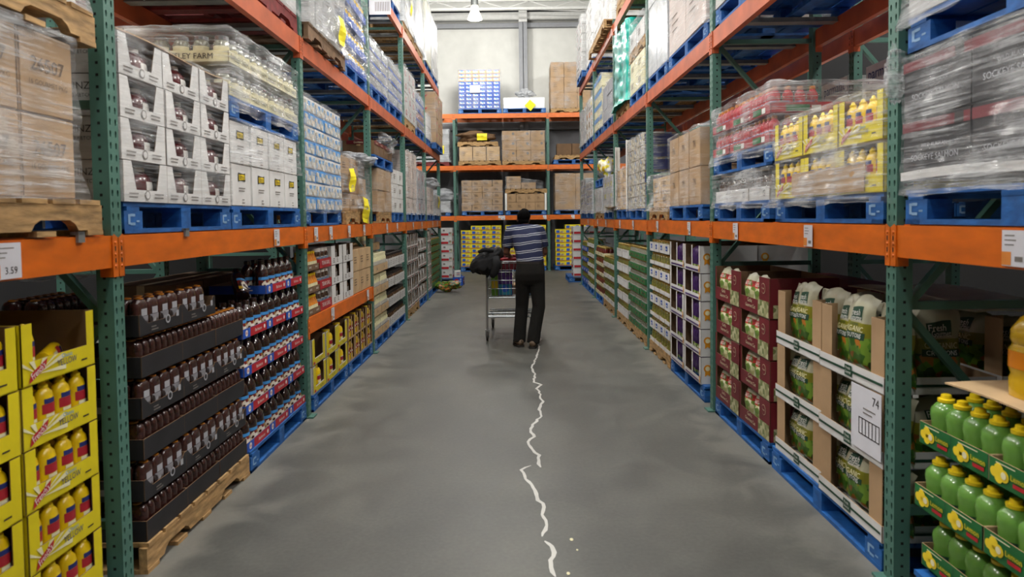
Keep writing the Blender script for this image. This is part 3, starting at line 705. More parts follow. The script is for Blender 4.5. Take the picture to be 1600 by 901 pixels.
def deco_salmon(m, w, d, h):
    for k in 'FLR':
        P = m.face(k, w, d); ww = w if k == 'F' else d
        m.rect(P, -ww/2+.005, ww/2-.005, h-.055, h-.015, 'maroon'); m.rect(P, ww/2-.09, ww/2-.04, h-.055, h-.015, 'ink', .002)
        m.text(P, 'WILD ALASKAN', 0, h*.52, .022, 'card_grey', maxw=ww*.45); m.text(P, 'SOCKEYE SALMON', 0, h*.33, .034, 'card_grey', maxw=ww*.75)
p_salmon = carton('dark_salmon_case', .42, .36, .245, 'black_card', deco_salmon, tape=False)
def deco_yb(m, w, d, h):
    P = m.face('F', w, d); m.rect(P, -.12, -.02, .03, h-.03, 'blue'); m.rect(P, -.0, .10, .03, h-.05, 'label_mix'); m.rect(P, -w/2+.01, w/2-.01, .008, .02, 'red')
p_yb = carton('yellow_and_blue_grocery_case', .305, .36, .138, 'yellow_card', deco_yb, tape=False)
def deco_bluecase(m, w, d, h):
    P = m.face('F', w, d); m.rect(P, -w/2+.01, w/2-.01, h*.82, h-.006, 'blue'); m.rect(P, -.08, .03, h*.3, h*.78, 'wafer_label'); m.rect(P, .03, .06, h*.35, h*.6, 'white')
p_blueB = carton('blue_grocery_case', .205, .36, .116, 'blue', deco_bluecase, tape=False)
p_blueBo = carton('orange_and_blue_grocery_case', .205, .36, .116, 'card_light', deco_bluecase, tape=False)
def deco_cap(m, w, d, h):
    for k in 'FLR':
        P = m.face(k, w, d); ww = w if k == 'F' else d
        m.rect(P, -ww/2+.02, ww*.28, .02, h*.36, 'red'); m.rect(P, ww*.3, ww*.46, .02, h*.5, 'label_mix'); m.rect(P, -.02, .03, h*.6, h*.8, 'ink_grey')
p_redwhite = carton('red_and_white_grocery_case', .42, .36, .205, 'card_white', deco_cap, tape=False)
def deco_canflat(m, w, d, h):
    P = m.face('F', w, d)
    for i in range(4): u = (i-1.5)*w/4.2; m.disc(P, u, h*.55, h*.3, 'silver', .002, 10)
    m.rect(P, -w/2+.003, w/2-.003, .004, h*.2, 'blue')
p_cans = carton('shrink_wrapped_can_pack', .36, .36, .13, 'grey_pack', deco_canflat, tape=False)
def deco_redprint(m, w, d, h):
    for k in 'FLR': P = m.face(k, w, d); m.disc(P, -.04, h*.5, h*.22, 'red', .002, 10); m.disc(P, -.04, h*.5, h*.13, 'card_white', .003, 10); lines(m, P, .02, .1, h*.6, 2, h*.2, 'navy')
p_water = carton('white_drink_pack', .38, .38, .2, 'white_load', deco_redprint, tape=False)
def deco_parm(m, w, d, h):
    P = m.face('F', w, d); m.text(P, 'parmalat', -.0, h*.78, .12, 'navy', maxw=w*.8); m.disc(P, .08, h*.32, .05, 'navy'); m.disc(P, .08, h*.32, .03, 'card_white', .003); lines(m, P, -.2, -.06, h*.5, 3, .04)
p_parm = carton('white_milk_carton_case', .46, .36, .36, 'card_white', deco_parm, tape=False)
def bottlepack_tray():
    def deco(m, w, d, h):
        P = m.face('F', w, d); m.rect(P, -.1, .05, .01, .05, 'green_card'); m.rect(P, .06, .12, .01, .045, 'white'); Q = m.face('R', w, d); m.rect(Q, -.1, .05, .01, .05, 'green_card'); m.rect(Q, .06, .12, .01, .045, 'white')
    return tray('fruit_drink_tray', .40, .40, .065, .065, 'red_band', 'maroon', deco=deco, h=.178, contents=row_of(redb, .4, .4, 5, .004, 'fruit drink bottle', 'bottle', 1, 0) + [(redb, (.2-.05, -.2+.13+i*.078, .004), 0, False, 'fruit drink bottle', 'bottle') for i in range(3)])
p_fruit = bottlepack_tray()
p_kid = carton('box', .3, .3, .3)
# ------------------------------------------------------------------ building shell
def floor_mat():
    m = bpy.data.materials.new('concrete'); m.use_nodes = True; MATS['concrete'] = m
    nt = m.node_tree; N, L = nt.nodes, nt.links; b = N['Principled BSDF']
    tc = N.new('ShaderNodeTexCoord'); mp = N.new('ShaderNodeMapping'); mp.inputs['Scale'].default_value = (1, .55, 1); L.new(tc.outputs['Object'], mp.inputs[0])
    a = N.new('ShaderNodeTexNoise'); a.inputs['Scale'].default_value = 1.1; a.inputs['Detail'].default_value = 5; L.new(mp.outputs[0], a.inputs[0])
    f = N.new('ShaderNodeTexNoise'); f.inputs['Scale'].default_value = 45; f.inputs['Detail'].default_value = 4; L.new(tc.outputs['Object'], f.inputs[0])
    g = N.new('ShaderNodeTexNoise'); g.inputs['Scale'].default_value = 3.2; g.inputs['Detail'].default_value = 6; g.inputs['Distortion'].default_value = .6; L.new(tc.outputs['Object'], g.inputs[0])
    rp = N.new('ShaderNodeValToRGB'); e = rp.color_ramp.elements
    e[0].position = .30; e[0].color = srgb('#4e4f4c'); e[1].position = .72; e[1].color = srgb('#63635d')
    L.new(a.outputs['Fac'], rp.inputs[0])
    r2 = N.new('ShaderNodeValToRGB'); e = r2.color_ramp.elements; e[0].position = .38; e[0].color = (.86, .86, .86, 1); e[1].position = .62; e[1].color = (1.08, 1.08, 1.07, 1); L.new(g.outputs['Fac'], r2.inputs[0])
    mx = N.new('ShaderNodeMix'); mx.data_type = 'RGBA'; mx.blend_type = 'MULTIPLY'; mx.inputs['Factor'].default_value = 1; L.new(rp.outputs[0], mx.inputs[6]); L.new(r2.outputs[0], mx.inputs[7])
    r3 = N.new('ShaderNodeValToRGB'); e = r3.color_ramp.elements; e[0].position = .3; e[0].color = (.86, .86, .86, 1); e[1].position = .7; e[1].color = (1.05, 1.05, 1.05, 1); L.new(f.outputs['Fac'], r3.inputs[0])
    m2 = N.new('ShaderNodeMix'); m2.data_type = 'RGBA'; m2.blend_type = 'MULTIPLY'; m2.inputs['Factor'].default_value = 1; L.new(mx.outputs[2], m2.inputs[6]); L.new(r3.outputs[0], m2.inputs[7])
    # spilled pale dust and wear along the rack edges: paler towards x = +-1.6
    sx = N.new('ShaderNodeSeparateXYZ'); L.new(tc.outputs['Object'], sx.inputs[0])
    ab = N.new('ShaderNodeMath'); ab.operation = 'ABSOLUTE'; L.new(sx.outputs[0], ab.inputs[0])
    ad = N.new('ShaderNodeMath'); ad.operation = 'MULTIPLY_ADD'; ad.inputs[1].default_value = 1.0; L.new(g.outputs['Fac'], ad.inputs[0]); L.new(ab.outputs[0], ad.inputs[2])
    mr = N.new('ShaderNodeMapRange'); mr.inputs['From Min'].default_value = 1.85; mr.inputs['From Max'].default_value = 2.15; mr.inputs['To Max'].default_value = .38; L.new(ad.outputs[0], mr.inputs[0])
    m3 = N.new('ShaderNodeMix'); m3.data_type = 'RGBA'; L.new(mr.outputs[0], m3.inputs['Factor']); L.new(m2.outputs[2], m3.inputs[6]); m3.inputs[7].default_value = srgb('#8a877e')
    L.new(m3.outputs[2], b.inputs['Base Color'])
    rr = N.new('ShaderNodeMapRange'); rr.inputs['To Min'].default_value = .36; rr.inputs['To Max'].default_value = .62; L.new(g.outputs['Fac'], rr.inputs[0]); L.new(rr.outputs[0], b.inputs['Roughness'])
    b.inputs['Specular IOR Level'].default_value = .45
    bp = N.new('ShaderNodeBump'); bp.inputs['Strength'].default_value = .05; L.new(f.outputs['Fac'], bp.inputs['Height']); L.new(bp.outputs[0], b.inputs['Normal'])
floor_mat()
mat('wall_white', '#cfcfc9', .8, var=.04, scale=3)
mat('wall_dark', '#77777a', .8, var=.06, scale=2)
mat('wall_side_shade', '#151517', .9, var=.05)  # near-black: unlit depth behind the racks put into the wall colour
mat('column_grey', '#8a8c90', .6, var=.05)
mat('roof_deck', '#c9ccd0', .7, var=.05)
XW, YN, YF, HC = 7.2, -3.0, 21.7, 9.2
struct('floor', MB().box(-XW, XW, YN, YF, -.1, 0, 'concrete').build('floor'))
struct('wall_back', MB().box(-XW, XW, YF, YF+.15, 4.55, HC, 'wall_white').box(-XW, XW, YF-.02, YF+.15, 0, 4.55, 'wall_dark').build('wall_back'))
struct('wall_left', MB().box(-XW-.15, -XW, YN, YF, 0, HC, 'wall_side_shade').build('wall_left'))
struct('wall_right', MB().box(XW, XW+.15, YN, YF, 0, HC, 'wall_side_shade').build('wall_right'))
struct('wall_front', MB().box(-XW, XW, YN-.15, YN, 0, HC, 'wall_side_shade').build('wall_front'))
rf = MB(); rf.box(-XW, XW, YN, YF, HC, HC+.1, 'roof_deck')
k = -XW
while k < XW: rf.box(k, k+.09, YN, YF, HC-.04, HC, 'roof_deck'); k += .3
struct('ceiling', rf.build('ceiling'))
mat('dark_trim', '#3d4046', .8)  # dark grey of the thin trim line above the eave band
# horizontal girts and eave members on the end wall
struct('trim_1', MB().box(-XW, XW, YF-.22, YF-.02, 7.88, 8.12, 'white_paint').build('trim_1'))
struct('trim_2', MB().box(-XW, XW, YF-.16, YF, 7.66, 7.80, 'column_grey').build('trim_2'))
struct('trim_3', MB().box(-XW, XW, YF-.2, YF-.02, 4.42, 4.64, 'column_grey').build('trim_3'))
cm = MB(); cm.box(.30, .56, YF-.42, YF-.40, 0, 7.75, 'column_grey').box(.30, .56, YF-.24, YF-.22, 0, 7.75, 'column_grey').box(.42, .44, YF-.42, YF-.22, 0, 7.75, 'column_grey').box(.30, .56, YF-.43, YF-.22, 7.76, 8.15, 'white_paint')
struct('wall_column', cm.build('wall_column'))
def joist(y, label, z0=7.95, z1=8.75):     # open-web joist running across the building
    j = MB(); j.box(-XW+.02, XW-.02, y-.05, y+.05, z0, z0+.07, 'white_paint').box(-XW+.02, XW-.02, y-.05, y+.05, z1-.07, z1, 'white_paint')
    w = MB(); x = -XW+.1; up = True
    while x < XW-.8:
        w.tube([(x, y, z0+.05 if up else z1-.05), (x+.7, y, z1-.05 if up else z0+.05)], .02, 'white_paint', 6); x += .7; up = not up
    o = newobj('roof_joist', j.build('chords')); o['kind'] = 'structure'; newobj('web', w.build('web'), o)
def purlin(x):
    j = MB(); j.box(x-.04, x+.04, YN+.1, YF-.3, 8.8, 8.86, 'white_paint'); j.box(x-.04, x+.04, YN+.1, YF-.3, 9.1, 9.16, 'white_paint')
    y = YN+.3; up = True
    while y < YF-1.2:
        j.tube([(x, y, 8.83 if up else 9.12), (x, y+.6, 9.12 if up else 8.83)], .015, 'white_paint', 6); y += .6; up = not up
    o = newobj('roof_purlin', j.build('purlin')); o['kind'] = 'structure'
for y in (9.0, 13.0, 16.6): joist(y, '')
joist(20.35, '', 7.84, 8.16)
struct('trim_6', MB().box(-XW, XW, YF-.24, YF-.02, 8.17, 8.22, 'dark_trim').build('trim_6'))
for x in (-4.6, -3.0, -1.4, .2, 1.8, 3.4, 5.0): purlin(x)
cb = MB(); cb.tube([(-3.5, 20.9, 7.98), (-1.2, 20.9, 8.1), (2.2, 20.9, 7.96), (4, 20.9, 8.1)], .02, 'white_paint', 6)
struct('trim_4', cb.build('trim_4'))

# the pale filled crack along the aisle floor
import_px = [(842,545),(837,560),(831,573),(836,585),(834,597),(846,601),(838,607),(845,616),(844,622),(849,627),(842,640),(846,650),(832,663),(829,672),(835,682),(825,690),(832,702),(843,711),(842,719),(845,730),
             None, (830,727),(814,734),(821,748),(836,766),(839,776),(850,792),(847,804),(853,813),(852,828),(847,838), None, (851,845),(862,853),(866,863),(860,875),(861,886),(868,901)]
def floor_pt(x, y):
    u, v = x-800, y-380; c, s = math.cos(rol), math.sin(rol); u, v = c*u-s*v, s*u+c*v
    d = (u/FPX, 1.0, -v/FPX); c, s = math.cos(pit), math.sin(pit)
    Y, Z = c*d[1]+s*d[2], -s*d[1]+c*d[2]; t = -CAM_H/Z; return (d[0]*t, Y*t)
mat('crack_filler', '#c4c3bd', .6, var=.05)
cr = MB(); seg = []
def crack(seg, w):
    if len(seg) < 2: return
    pts = [floor_pt(*p) for p in seg]; out = []; fine = []
    for p, q in zip(pts, pts[1:]):
        L_ = math.hypot(q[0]-p[0], q[1]-p[1]); k = max(2, int(L_/.045)); nx, ny = -(q[1]-p[1])/L_, (q[0]-p[0])/L_
        for i in range(k): j = random.uniform(-1, 1)*.009*(i > 0); fine.append((p[0]+(q[0]-p[0])*i/k+nx*j, p[1]+(q[1]-p[1])*i/k+ny*j))
    pts = fine + [pts[-1]]
    for i, p in enumerate(pts):
        a, b = pts[max(i-1, 0)], pts[min(i+1, len(pts)-1)]; d = Vector((b[0]-a[0], b[1]-a[1])).normalized(); n = Vector((-d.y, d.x))
        ww = w*random.uniform(.7, 1.25)*(.35 if i in (0, len(pts)-1) else 1); out += [(p[0]+n.x*ww, p[1]+n.y*ww, .0012), (p[0]-n.x*ww, p[1]-n.y*ww, .0012)]
    cr.add(out, [(2*i, 2*i+1, 2*i+3, 2*i+2) for i in range(len(pts)-1)], 'crack_filler')
for p in import_px + [None]:
    if p is None: crack(seg, .0105); seg = []
    else: seg.append(p)
crack([(842,545),(843,541),(838,536),(845,530),(838,524),(846,519)], .010)
o = newobj('trim_5', cr.build('trim_5')); o['kind'] = 'structure'
for px, sz in (((893, 843), .010), ((902, 859), .006), ((888, 896), .009)):
    x, y = floor_pt(*px); b = MB(); b.lathe([(sz*.7, 0), (sz, sz*.25), (sz*.5, sz*.5)], 'cream', 6, 1, 1.6)
    o = newobj('paper_scrap', b.build('paper_scrap')); o.location = (x, y, 0)
    tag(o, {.010: 'largest pale scrap on the bare floor beside the crack', .006: 'smallest pale scrap on the floor, between two bigger ones', .009: 'pale scrap on the floor at the very front of the aisle'}[sz], 'scrap', 'paper scraps on the floor')

# ------------------------------------------------------------------ lamps
lampm = MB().lathe([(.09, .34), (.11, .30), (.11, .22), (.16, .10), (.195, .0)], 'lamp_glow', 24, cap=False).lathe([(.19, .001), (.001, -.02)], 'lamp_glow', 24, cap=False).build('shade', True, 50)
hous = MB().lathe([(.07, .34), (.10, .36), (.10, .52), (.06, .56)], 'galv', 16).tube([(0, 0, .55), (0, 0, 2.0)], .008, 'galv', 6).build('ballast_housing', True, 40)
def lamp(x, y, z, power, label, group='high-bay lamps over the aisle'):
    o = place(Proto('high_bay_lamp', None, [('lamp_shade', lampm), ('ballast_housing', hous)]), (x, y, z), 0, label, 'lamp', group)
    ld = bpy.data.lights.new('high_bay_light', 'POINT'); ld.energy = power; ld.shadow_soft_size = .27; ld.color = LAMP_COLOR
    l = bpy.data.objects.new('high_bay_light', ld); COL.objects.link(l); l.location = (x, y, z-.35)
for i, (x, y, z, pw) in enumerate(LAMPS):
    lamp(x, y, z, pw, ['glowing bell-shaped lamp hanging in front of the white end wall'][0] if i == 0 else f'high-bay lamp over the aisle above the picture, {ORD[i]} from the end wall')

for i, (x, y, z, pw) in enumerate(SIDE_LAMPS):
    lamp(x, y, z, pw, f'high-bay lamp over the aisle beyond the {"left" if x < 0 else "right"} rack row, {ORD[i%4]} along', 'high-bay lamps over the neighbouring aisles')

# ------------------------------------------------------------------ racking
PW = .076
def post_mesh(h, holes=True, d=.07):
    m = MB(); w = PW; c = .05; n = int(h/c)
    m.box(-w/2, w/2, .001, d, 0, h, 'green_post', skip='f')
    for i in range(n):
        z0 = .02+i*c
        if z0+c > h: break
        for cx in (-.019, .019):
            O = [(cx-.019, z0), (cx, z0), (cx+.019, z0), (cx+.019, z0+c/2), (cx+.019, z0+c), (cx, z0+c), (cx-.019, z0+c), (cx-.019, z0+c/2)]
            H = [(-.004, .012), (0, .010), (.004, .012), (.0065, .027), (.005, .036), (0, .039), (-.005, .036), (-.0065, .027)]
            I = [(cx+a, z0+b) for a, b in H]
            m.add([(x, 0, z) for x, z in O] + [(x, 0, z) for x, z in I] + [(x, .006, z) for x, z in I], [(k, (k+1) % 8, (k+1) % 8+8, k+8) for k in range(8)] + [(k+8, (k+1) % 8+8, (k+1) % 8+16, k+16) for k in range(8)], 'green_post')
            m.add([(x, .006, z) for x, z in I], [tuple(range(8))], 'dark_hole')
        for sx in (-1, 1):       # square punchings in the two flanks
            X = sx*(w/2+.0006); zz = z0+.01; m.add([(X, .03, zz), (X, .042, zz), (X, .042, zz+.012), (X, .03, zz+.012)], [(0, 1, 2, 3)], 'dark_hole')
    m.box(-w/2, w/2, 0, .001, 0, .02, 'green_post')
    return m.build('post')
POST_H = 4.72
PM = post_mesh(POST_H); PMR = MB().box(-PW/2, PW/2, 0, .07, 0, POST_H, 'green_post')
for i in range(0, int(POST_H/.05)):
    for sx in (-1, 1): X = sx*(PW/2+.0006); zz = .03+i*.05; PMR.add([(X, .03, zz), (X, .042, zz), (X, .042, zz+.012), (X, .03, zz+.012)], [(0, 1, 2, 3)], 'dark_hole')
PMR = PMR.build('rear_post')
PLT = MB().box(-.055, .055, -.045, .11, 0, .012, 'green_post').build('foot_plate')
RD = .88
GAP = .26
br = []
for z in (.3, 1.2, 2.1, 3.0, 3.9, 4.6): br.append(('horizontal_brace', MB().box(-.017, .017, .07, RD-.07, z, z+.035, 'green_post').build('horizontal_brace')))
for i, z in enumerate((.3, 1.2, 2.1, 3.0)):
    b = MB(); b.bar((0, .07, z+.02) if i % 2 else (0, .07, z+.88), (0, RD-.07, z+.88) if i % 2 else (0, RD-.07, z+.02), .03, .035, 'green_post', (1, 0, 0)); br.append(('diagonal_brace', b.build('diagonal_brace')))
PLR = MB().box(-.055, .055, RD-.11, RD+.04, 0, .012, 'green_post').build('foot_plate')
PMR2 = MB(); PMR2.v = [(v.co.x, v.co.y+RD-.07, v.co.z) for v in PMR.vertices]; PMR2.f = [tuple(p.vertices) for p in PMR.polygons]; PMR2.m = [p.material_index for p in PMR.polygons]; PMR2.names = ['green_post', 'dark_hole']; PMR2 = PMR2.build('rear_post')
FRAME = Proto('rack_upright_frame', None, [('front_post', PM), ('rear_post', PMR2), ('foot_plate', PLT), ('foot_plate', PLR)] + br)
def beam_proto(L, col):
    key = ('beam', round(L, 3), col)
    if key not in _P:
        b = MB(); g = PW/2+.001; b.box(-L/2+g, L/2-g, .0, .045, -BH, 0, col); b.box(-L/2+g, L/2-g, .03, .045, -.0, .004, col)
        ks = []
        for s in (-1, 1):
            c = MB(); x0, x1 = (L/2-g-.002, L/2-.0035) if s > 0 else (-L/2+.0035, -L/2+g+.002)
            c.box(x0, x1, -.006, -.001, -.175, -.008, col); c.poly(lambda u, v, o: (u, -.006, v), [(x0, -.008), (x1, -.008), ((x0+x1)/2 - s*.01, .008)][::1], col)
            c.box(x1-.003 if s < 0 else x0, x1 if s < 0 else x0+.003, -.006, .05, -.175, 0, col)
            for z in (-.03, -.08, -.13): c.lathe([(.0075, 0), (.005, .004)], col, 8, 1, 1, (0, 0, 0)); st = len(c.v)-16; c.xf(Matrix.Translation(((x0+x1)/2, -.006, z)) @ Matrix.Rotation(R(90), 4, 'X'), st)
            for z in (-.065, -.115): c.add([((x0+x1)/2-.004, -.0066, z), ((x0+x1)/2+.004, -.0066, z), ((x0+x1)/2+.004, -.0066, z+.02), ((x0+x1)/2-.004, -.0066, z+.02)], [(0, 1, 2, 3)], 'dark_hole')
            ks.append(('end_connector', c.build('end_connector')))
        _P[key] = Proto('rack_beam', b.build('rack_beam'), ks, L, .05, BH)
    return _P[key]
SIDE = {'L': 'aisle side with the mustard and brown sauces', 'R': 'aisle side with the crouton bags', 'B': 'end-wall rack'}
SN = {'L': 'left rack row', 'R': 'right rack row', 'B': 'end-wall rack'}
LN = ['lowest', 'middle', 'highest']
def rack(side, posts, levels, cols=('orange_beam', 'orange_dirty', 'orange_dirty'), back_row=True):
    n = len(posts)
    for i, a in enumerate(posts):
        place(FRAME, W(side, a, 0, 0), ROT[side], f'green punched rack upright, {ORD[i]} of the {SN[side]}', 'rack upright', f'uprights of the {SN[side]}')
        if back_row and side != 'B':
            place(FRAME, W(side, a, RD+GAP, 0), ROT[side], f'green upright of the rack standing behind the {SN[side]}, {ORD[i]} along', 'rack upright', f'uprights behind the {SN[side]}')
    for i in range(n-1):
        L = posts[i+1]-posts[i]; a = (posts[i]+posts[i+1])/2
        for l, z in enumerate(levels):
            p = beam_proto(L, cols[l]); bay = f'{ORD[i]} bay of the {SN[side]}'
            place(p, W(side, a, 0, z), ROT[side], f'orange rack beam, {LN[l]} level, front of the {bay}', 'rack beam', f'front beams of the {SN[side]}')
            place(p, W(side, a, RD, z), ROT[side]+math.pi, f'orange rack beam, {LN[l]} level, rear of the {bay}', 'rack beam', f'rear beams of the {SN[side]}')
            if back_row and side != 'B':
                place(p, W(side, a, RD+GAP, z), ROT[side], f'orange beam of the rack behind, {LN[l]} level, {bay}', 'rack beam', f'beams behind the {SN[side]}')
            if l or side == 'B':
                for k in range(4):
                    x = a + (k-1.5)*L/4.2; s = MB() if ('sup',) not in _P else None
                    if s is not None: s.box(-.03, .03, .05, RD-.05, -.035, 0, 'galv').box(-.045, .045, .05, RD-.05, -.038, -.035, 'galv'); _P[('sup',)] = Proto('pallet_support_bar', s.build('pallet_support_bar'))
                    place(_P[('sup',)], W(side, x, 0, z), ROT[side], f'grey support bar, {LN[l]} level, {ORD[k]} of {bay}', 'support bar', f'pallet support bars of the {SN[side]}')
PL = [YL0 + BAY*i for i in range(-1, 6)]; PR = [YR0 + BAY*i for i in range(-1, 6)]
LVB = [1.68, 3.19, 4.74]
rack('L', PL, LV); rack('R', PR, LV)
rack('B', [-4.53, -1.70, 1.12, 3.94], LVB, ('orange_beam', 'orange_beam', 'orange_beam'), False)
# intermediate beams in the third bay of the left row
pm = beam_proto(BAY, 'orange_beam')
place(pm, W('L', (PL[2]+PL[3])/2, 0, .81), ROT['L'], 'short-height orange beam above the jugs of yellow mustard, left rack row', 'rack beam', 'front beams of the left rack row')
place(pm, W('L', (PL[2]+PL[3])/2, RD, .81), ROT['L']+math.pi, 'rear orange beam behind the jugs of yellow mustard, left rack row', 'rack beam', 'rear beams of the left rack row')

# ------------------------------------------------------------------ price tags on the beams
def tag_proto(t=None, w=.105, h=.118, t2=None):
    m = MB(); P = lambda u, v, o=0: (u, -.0085-o, v)
    m.box(-w/2, w/2, -.0085, -.007, 0, h, 'tag_white')
    m.rect(P, -w/2, -w/2+w*.4, .003, h*.4, 'tag_orange', .0006)
    for i in range(3): m.rect(P, -w*.38, w*random.uniform(.0, .38), h*(.84-.13*i), h*(.87-.13*i), 'ink_grey', .0006)
    if t: m.text(P, t, w*.2, h*.22, .034, 'ink', .0008, maxw=w*.45)
    else: m.rect(P, w*.05, w*.38, h*.14, h*.28, 'ink_grey', .0006)
    return Proto('price_tag', m.build('price_tag'))
TG, TG359 = tag_proto(), tag_proto('3.59', .16, .12)
def ptag(side, a, z, lab, p=None): place(p or TG, W(side, a, 0, z), ROT[side], lab, 'price tag', 'price tags on the beams')
ptag('L', 2.20, 1.565-.128, 'large white price tag reading 3.59 above the yellow mustard cases', TG359)
for i, a in enumerate((4.77, 5.73, 6.2, 6.9, 7.6, 9.0, 9.8, 11.4, 12.5, 14.2, 15.1)): ptag('L', a, 1.565-.126, f'white price tag on the lowest beam line, left rack row, {ORD[i+1]} along')
for i, a in enumerate((6.20, 7.72)): ptag('L', a, .81-.11+(-.015), f'white price tag on the intermediate beam of the left row, {ORD[i]} along')
for i, a in enumerate((2.17, 3.68, 4.88, 6.16, 7.5, 9.0, 10.1, 11.6, 12.7, 14.3)): ptag('R', a, 1.565-.126, f'white price tag on the lowest beam line, right rack row, {ORD[i]} along')
for i, a in enumerate((-.30, 1.0, 1.85)): ptag('B', a, LVB[0]-.126, f'white price tag on the lowest beam of the end-wall rack, {ORD[i]} from its mustard-side end', tag_proto(None, .2, .12) if i == 0 else None)
grey = MB().box(-.02, .02, -.012, -.001, -.012, .03, 'galv').box(-.02, .02, -.012, .02, .018, .03, 'galv').build('safety_clip')
for side, a, l in (('L', 2.60, 'grey metal clip on the beam under the brown carton pallet'), ('L', 3.45, 'grey metal clip on the beam under the ketchup pallet')):
    o = newobj('sign_clip', grey); o.location = W(side, a, 0, 1.556); o.rotation_euler.z = ROT[side]; tag(o, l, 'clip', 'grey sign clips on the beam')

# ------------------------------------------------------------------ stretch film and loose loads
def film(side, a0, a1, z0, z1, label, m='film', depth=1.04, seed=0, flare=.03, top=.22, rough=.012, dep=-.012, skirt=0, topz=0, slope=0, group='stretch film around the pallet loads'):
    rnd = random.Random(seed or hash((side, round(a0, 2), round(z0, 2))) % 9999); off = Vector((rnd.random()*50, rnd.random()*50, rnd.random()*50))
    w = (a1-a0)+.02; d = depth; H = z1-z0; ring = []
    per = []
    n = 22; nd = 18
    for i in range(n): per.append((-w/2+w*i/n, -d/2))
    for i in range(nd): per.append((w/2, -d/2+d*i/nd))
    for i in range(n): per.append((w/2-w*i/n, d/2))
    for i in range(nd): per.append((-w/2, d/2-d*i/nd))
    nz = max(8, int(H/.035)); vs, fs = [], []; N_ = len(per)
    for j in range(nz+1):
        t = j/nz
        for (x, y) in per:
            cx = min(1, (w/2-abs(x))/.05); cy = min(1, (d/2-abs(y))/.05); r = 1
            px, py = x, y
            if abs(abs(x)-w/2) < 1e-6 and cy < 1: px = x*(1-.02*(1-cy))
            if abs(abs(y)-d/2) < 1e-6 and cx < 1: py = y*(1-.02*(1-cx))
            q = Vector((px*5, py*5, t*H*9+px*1.5)) + off; nn = noise.noise(q)*rough + noise.noise(q*2.7)*rough*.5
            l = Vector((px, py, 0)); ln = l.normalized(); fl = flare*max(0, 1-t*H/.12)
            zz = z0 + H*t + (noise.noise(Vector((px*6, py*6, 3))+off)*.02 if j in (0, nz) else 0) - (slope*(px/w+.5)*t if slope else 0)
            p = Vector((px, py, 0)) + ln*(nn+fl+.004); vs.append((p.x, p.y, zz))
    rings = nz+1
    for k, ins in enumerate((.02, .10, top)):        # film folded over the top edge
        for (x, y) in per:
            q = Vector((x*7, y*7, k*3.)) + off; zz = z1 + noise.noise(q)*.014 + topz*(k/2) - (slope*(x/w+.5) if slope else 0) + .004
            vs.append((x*(1-ins*2/w if w > ins*2 else 0), y*(1-ins*2/d), zz))
    rings += 3
    for j in range(rings-1):
        for i in range(N_): fs.append((j*N_+i, j*N_+(i+1) % N_, (j+1)*N_+(i+1) % N_, (j+1)*N_+i))
    mb = MB().add(vs, fs, m); me = mb.build('stretch_film', True)
    o = newobj('stretch_film', me); o.location = W(side, (a0+a1)/2, dep+d/2, 0); o.rotation_euler.z = ROT[side]; tag(o, label, 'stretch film', group); return o
def wad(side, a, dep, z, sx, sy, sz, label, m='film_heavy', amp=.5, name='crumpled_film', cat='stretch film', group='loose tufts of stretch film', seed=3):
    bm = bmesh.new(); bmesh.ops.create_icosphere(bm, subdivisions=4, radius=1); off = Vector((seed*3.3, seed*1.7, seed))
    for v in bm.verts:
        c = v.co.copy(); k = 1 + amp*(noise.noise(c*1.6+off) + .6*noise.noise(c*4+off) + .35*abs(noise.noise(c*9+off)))
        v.co = Vector((c.x*sx*k, c.y*sy*k, c.z*sz*k))
    zmin = min(v.co.z for v in bm.verts)
    me = bpy.data.meshes.new(name); bm.to_mesh(me); bm.free(); me.materials.append(MATS[m]); me.polygons.foreach_set('use_smooth', [True]*len(me.polygons))
    o = newobj(name, me); o.location = W(side, a, dep, z-zmin*.96); o.rotation_euler.z = ROT[side]; tag(o, label, cat, group); return o
def ysign(side, a, z, w, h, label, rot=0, scr=True, dep=-.03):
    m = MB(); k = 6; pts = []
    for j in range(k+1):
        for i in range(3): pts.append((-w/2+w*i/2, .012*math.sin(j*1.1+i*.6), -h/2+h*j/k))
    m.add(pts, [(j*3+i, j*3+i+1, j*3+i+4, j*3+i+3) for j in range(k) for i in range(2)], 'yellow_paper')
    if scr: m.text(lambda u, v, o: (u, -.018, v), 'DNI', 0, h*.1, h*.22, 'ink', maxw=w*.6)
    o = newobj('yellow_paper_sign', m.build('yellow_paper_sign')); o.location = W(side, a, dep, z); o.rotation_euler = (0, rot, ROT[side]) if False else (0, 0, ROT[side])
    o.rotation_euler = (Matrix.Rotation(ROT[side], 4, 'Z') @ Matrix.Rotation(rot, 4, 'Y')).to_euler(); tag(o, label, 'paper sign', 'yellow paper signs on the loads')
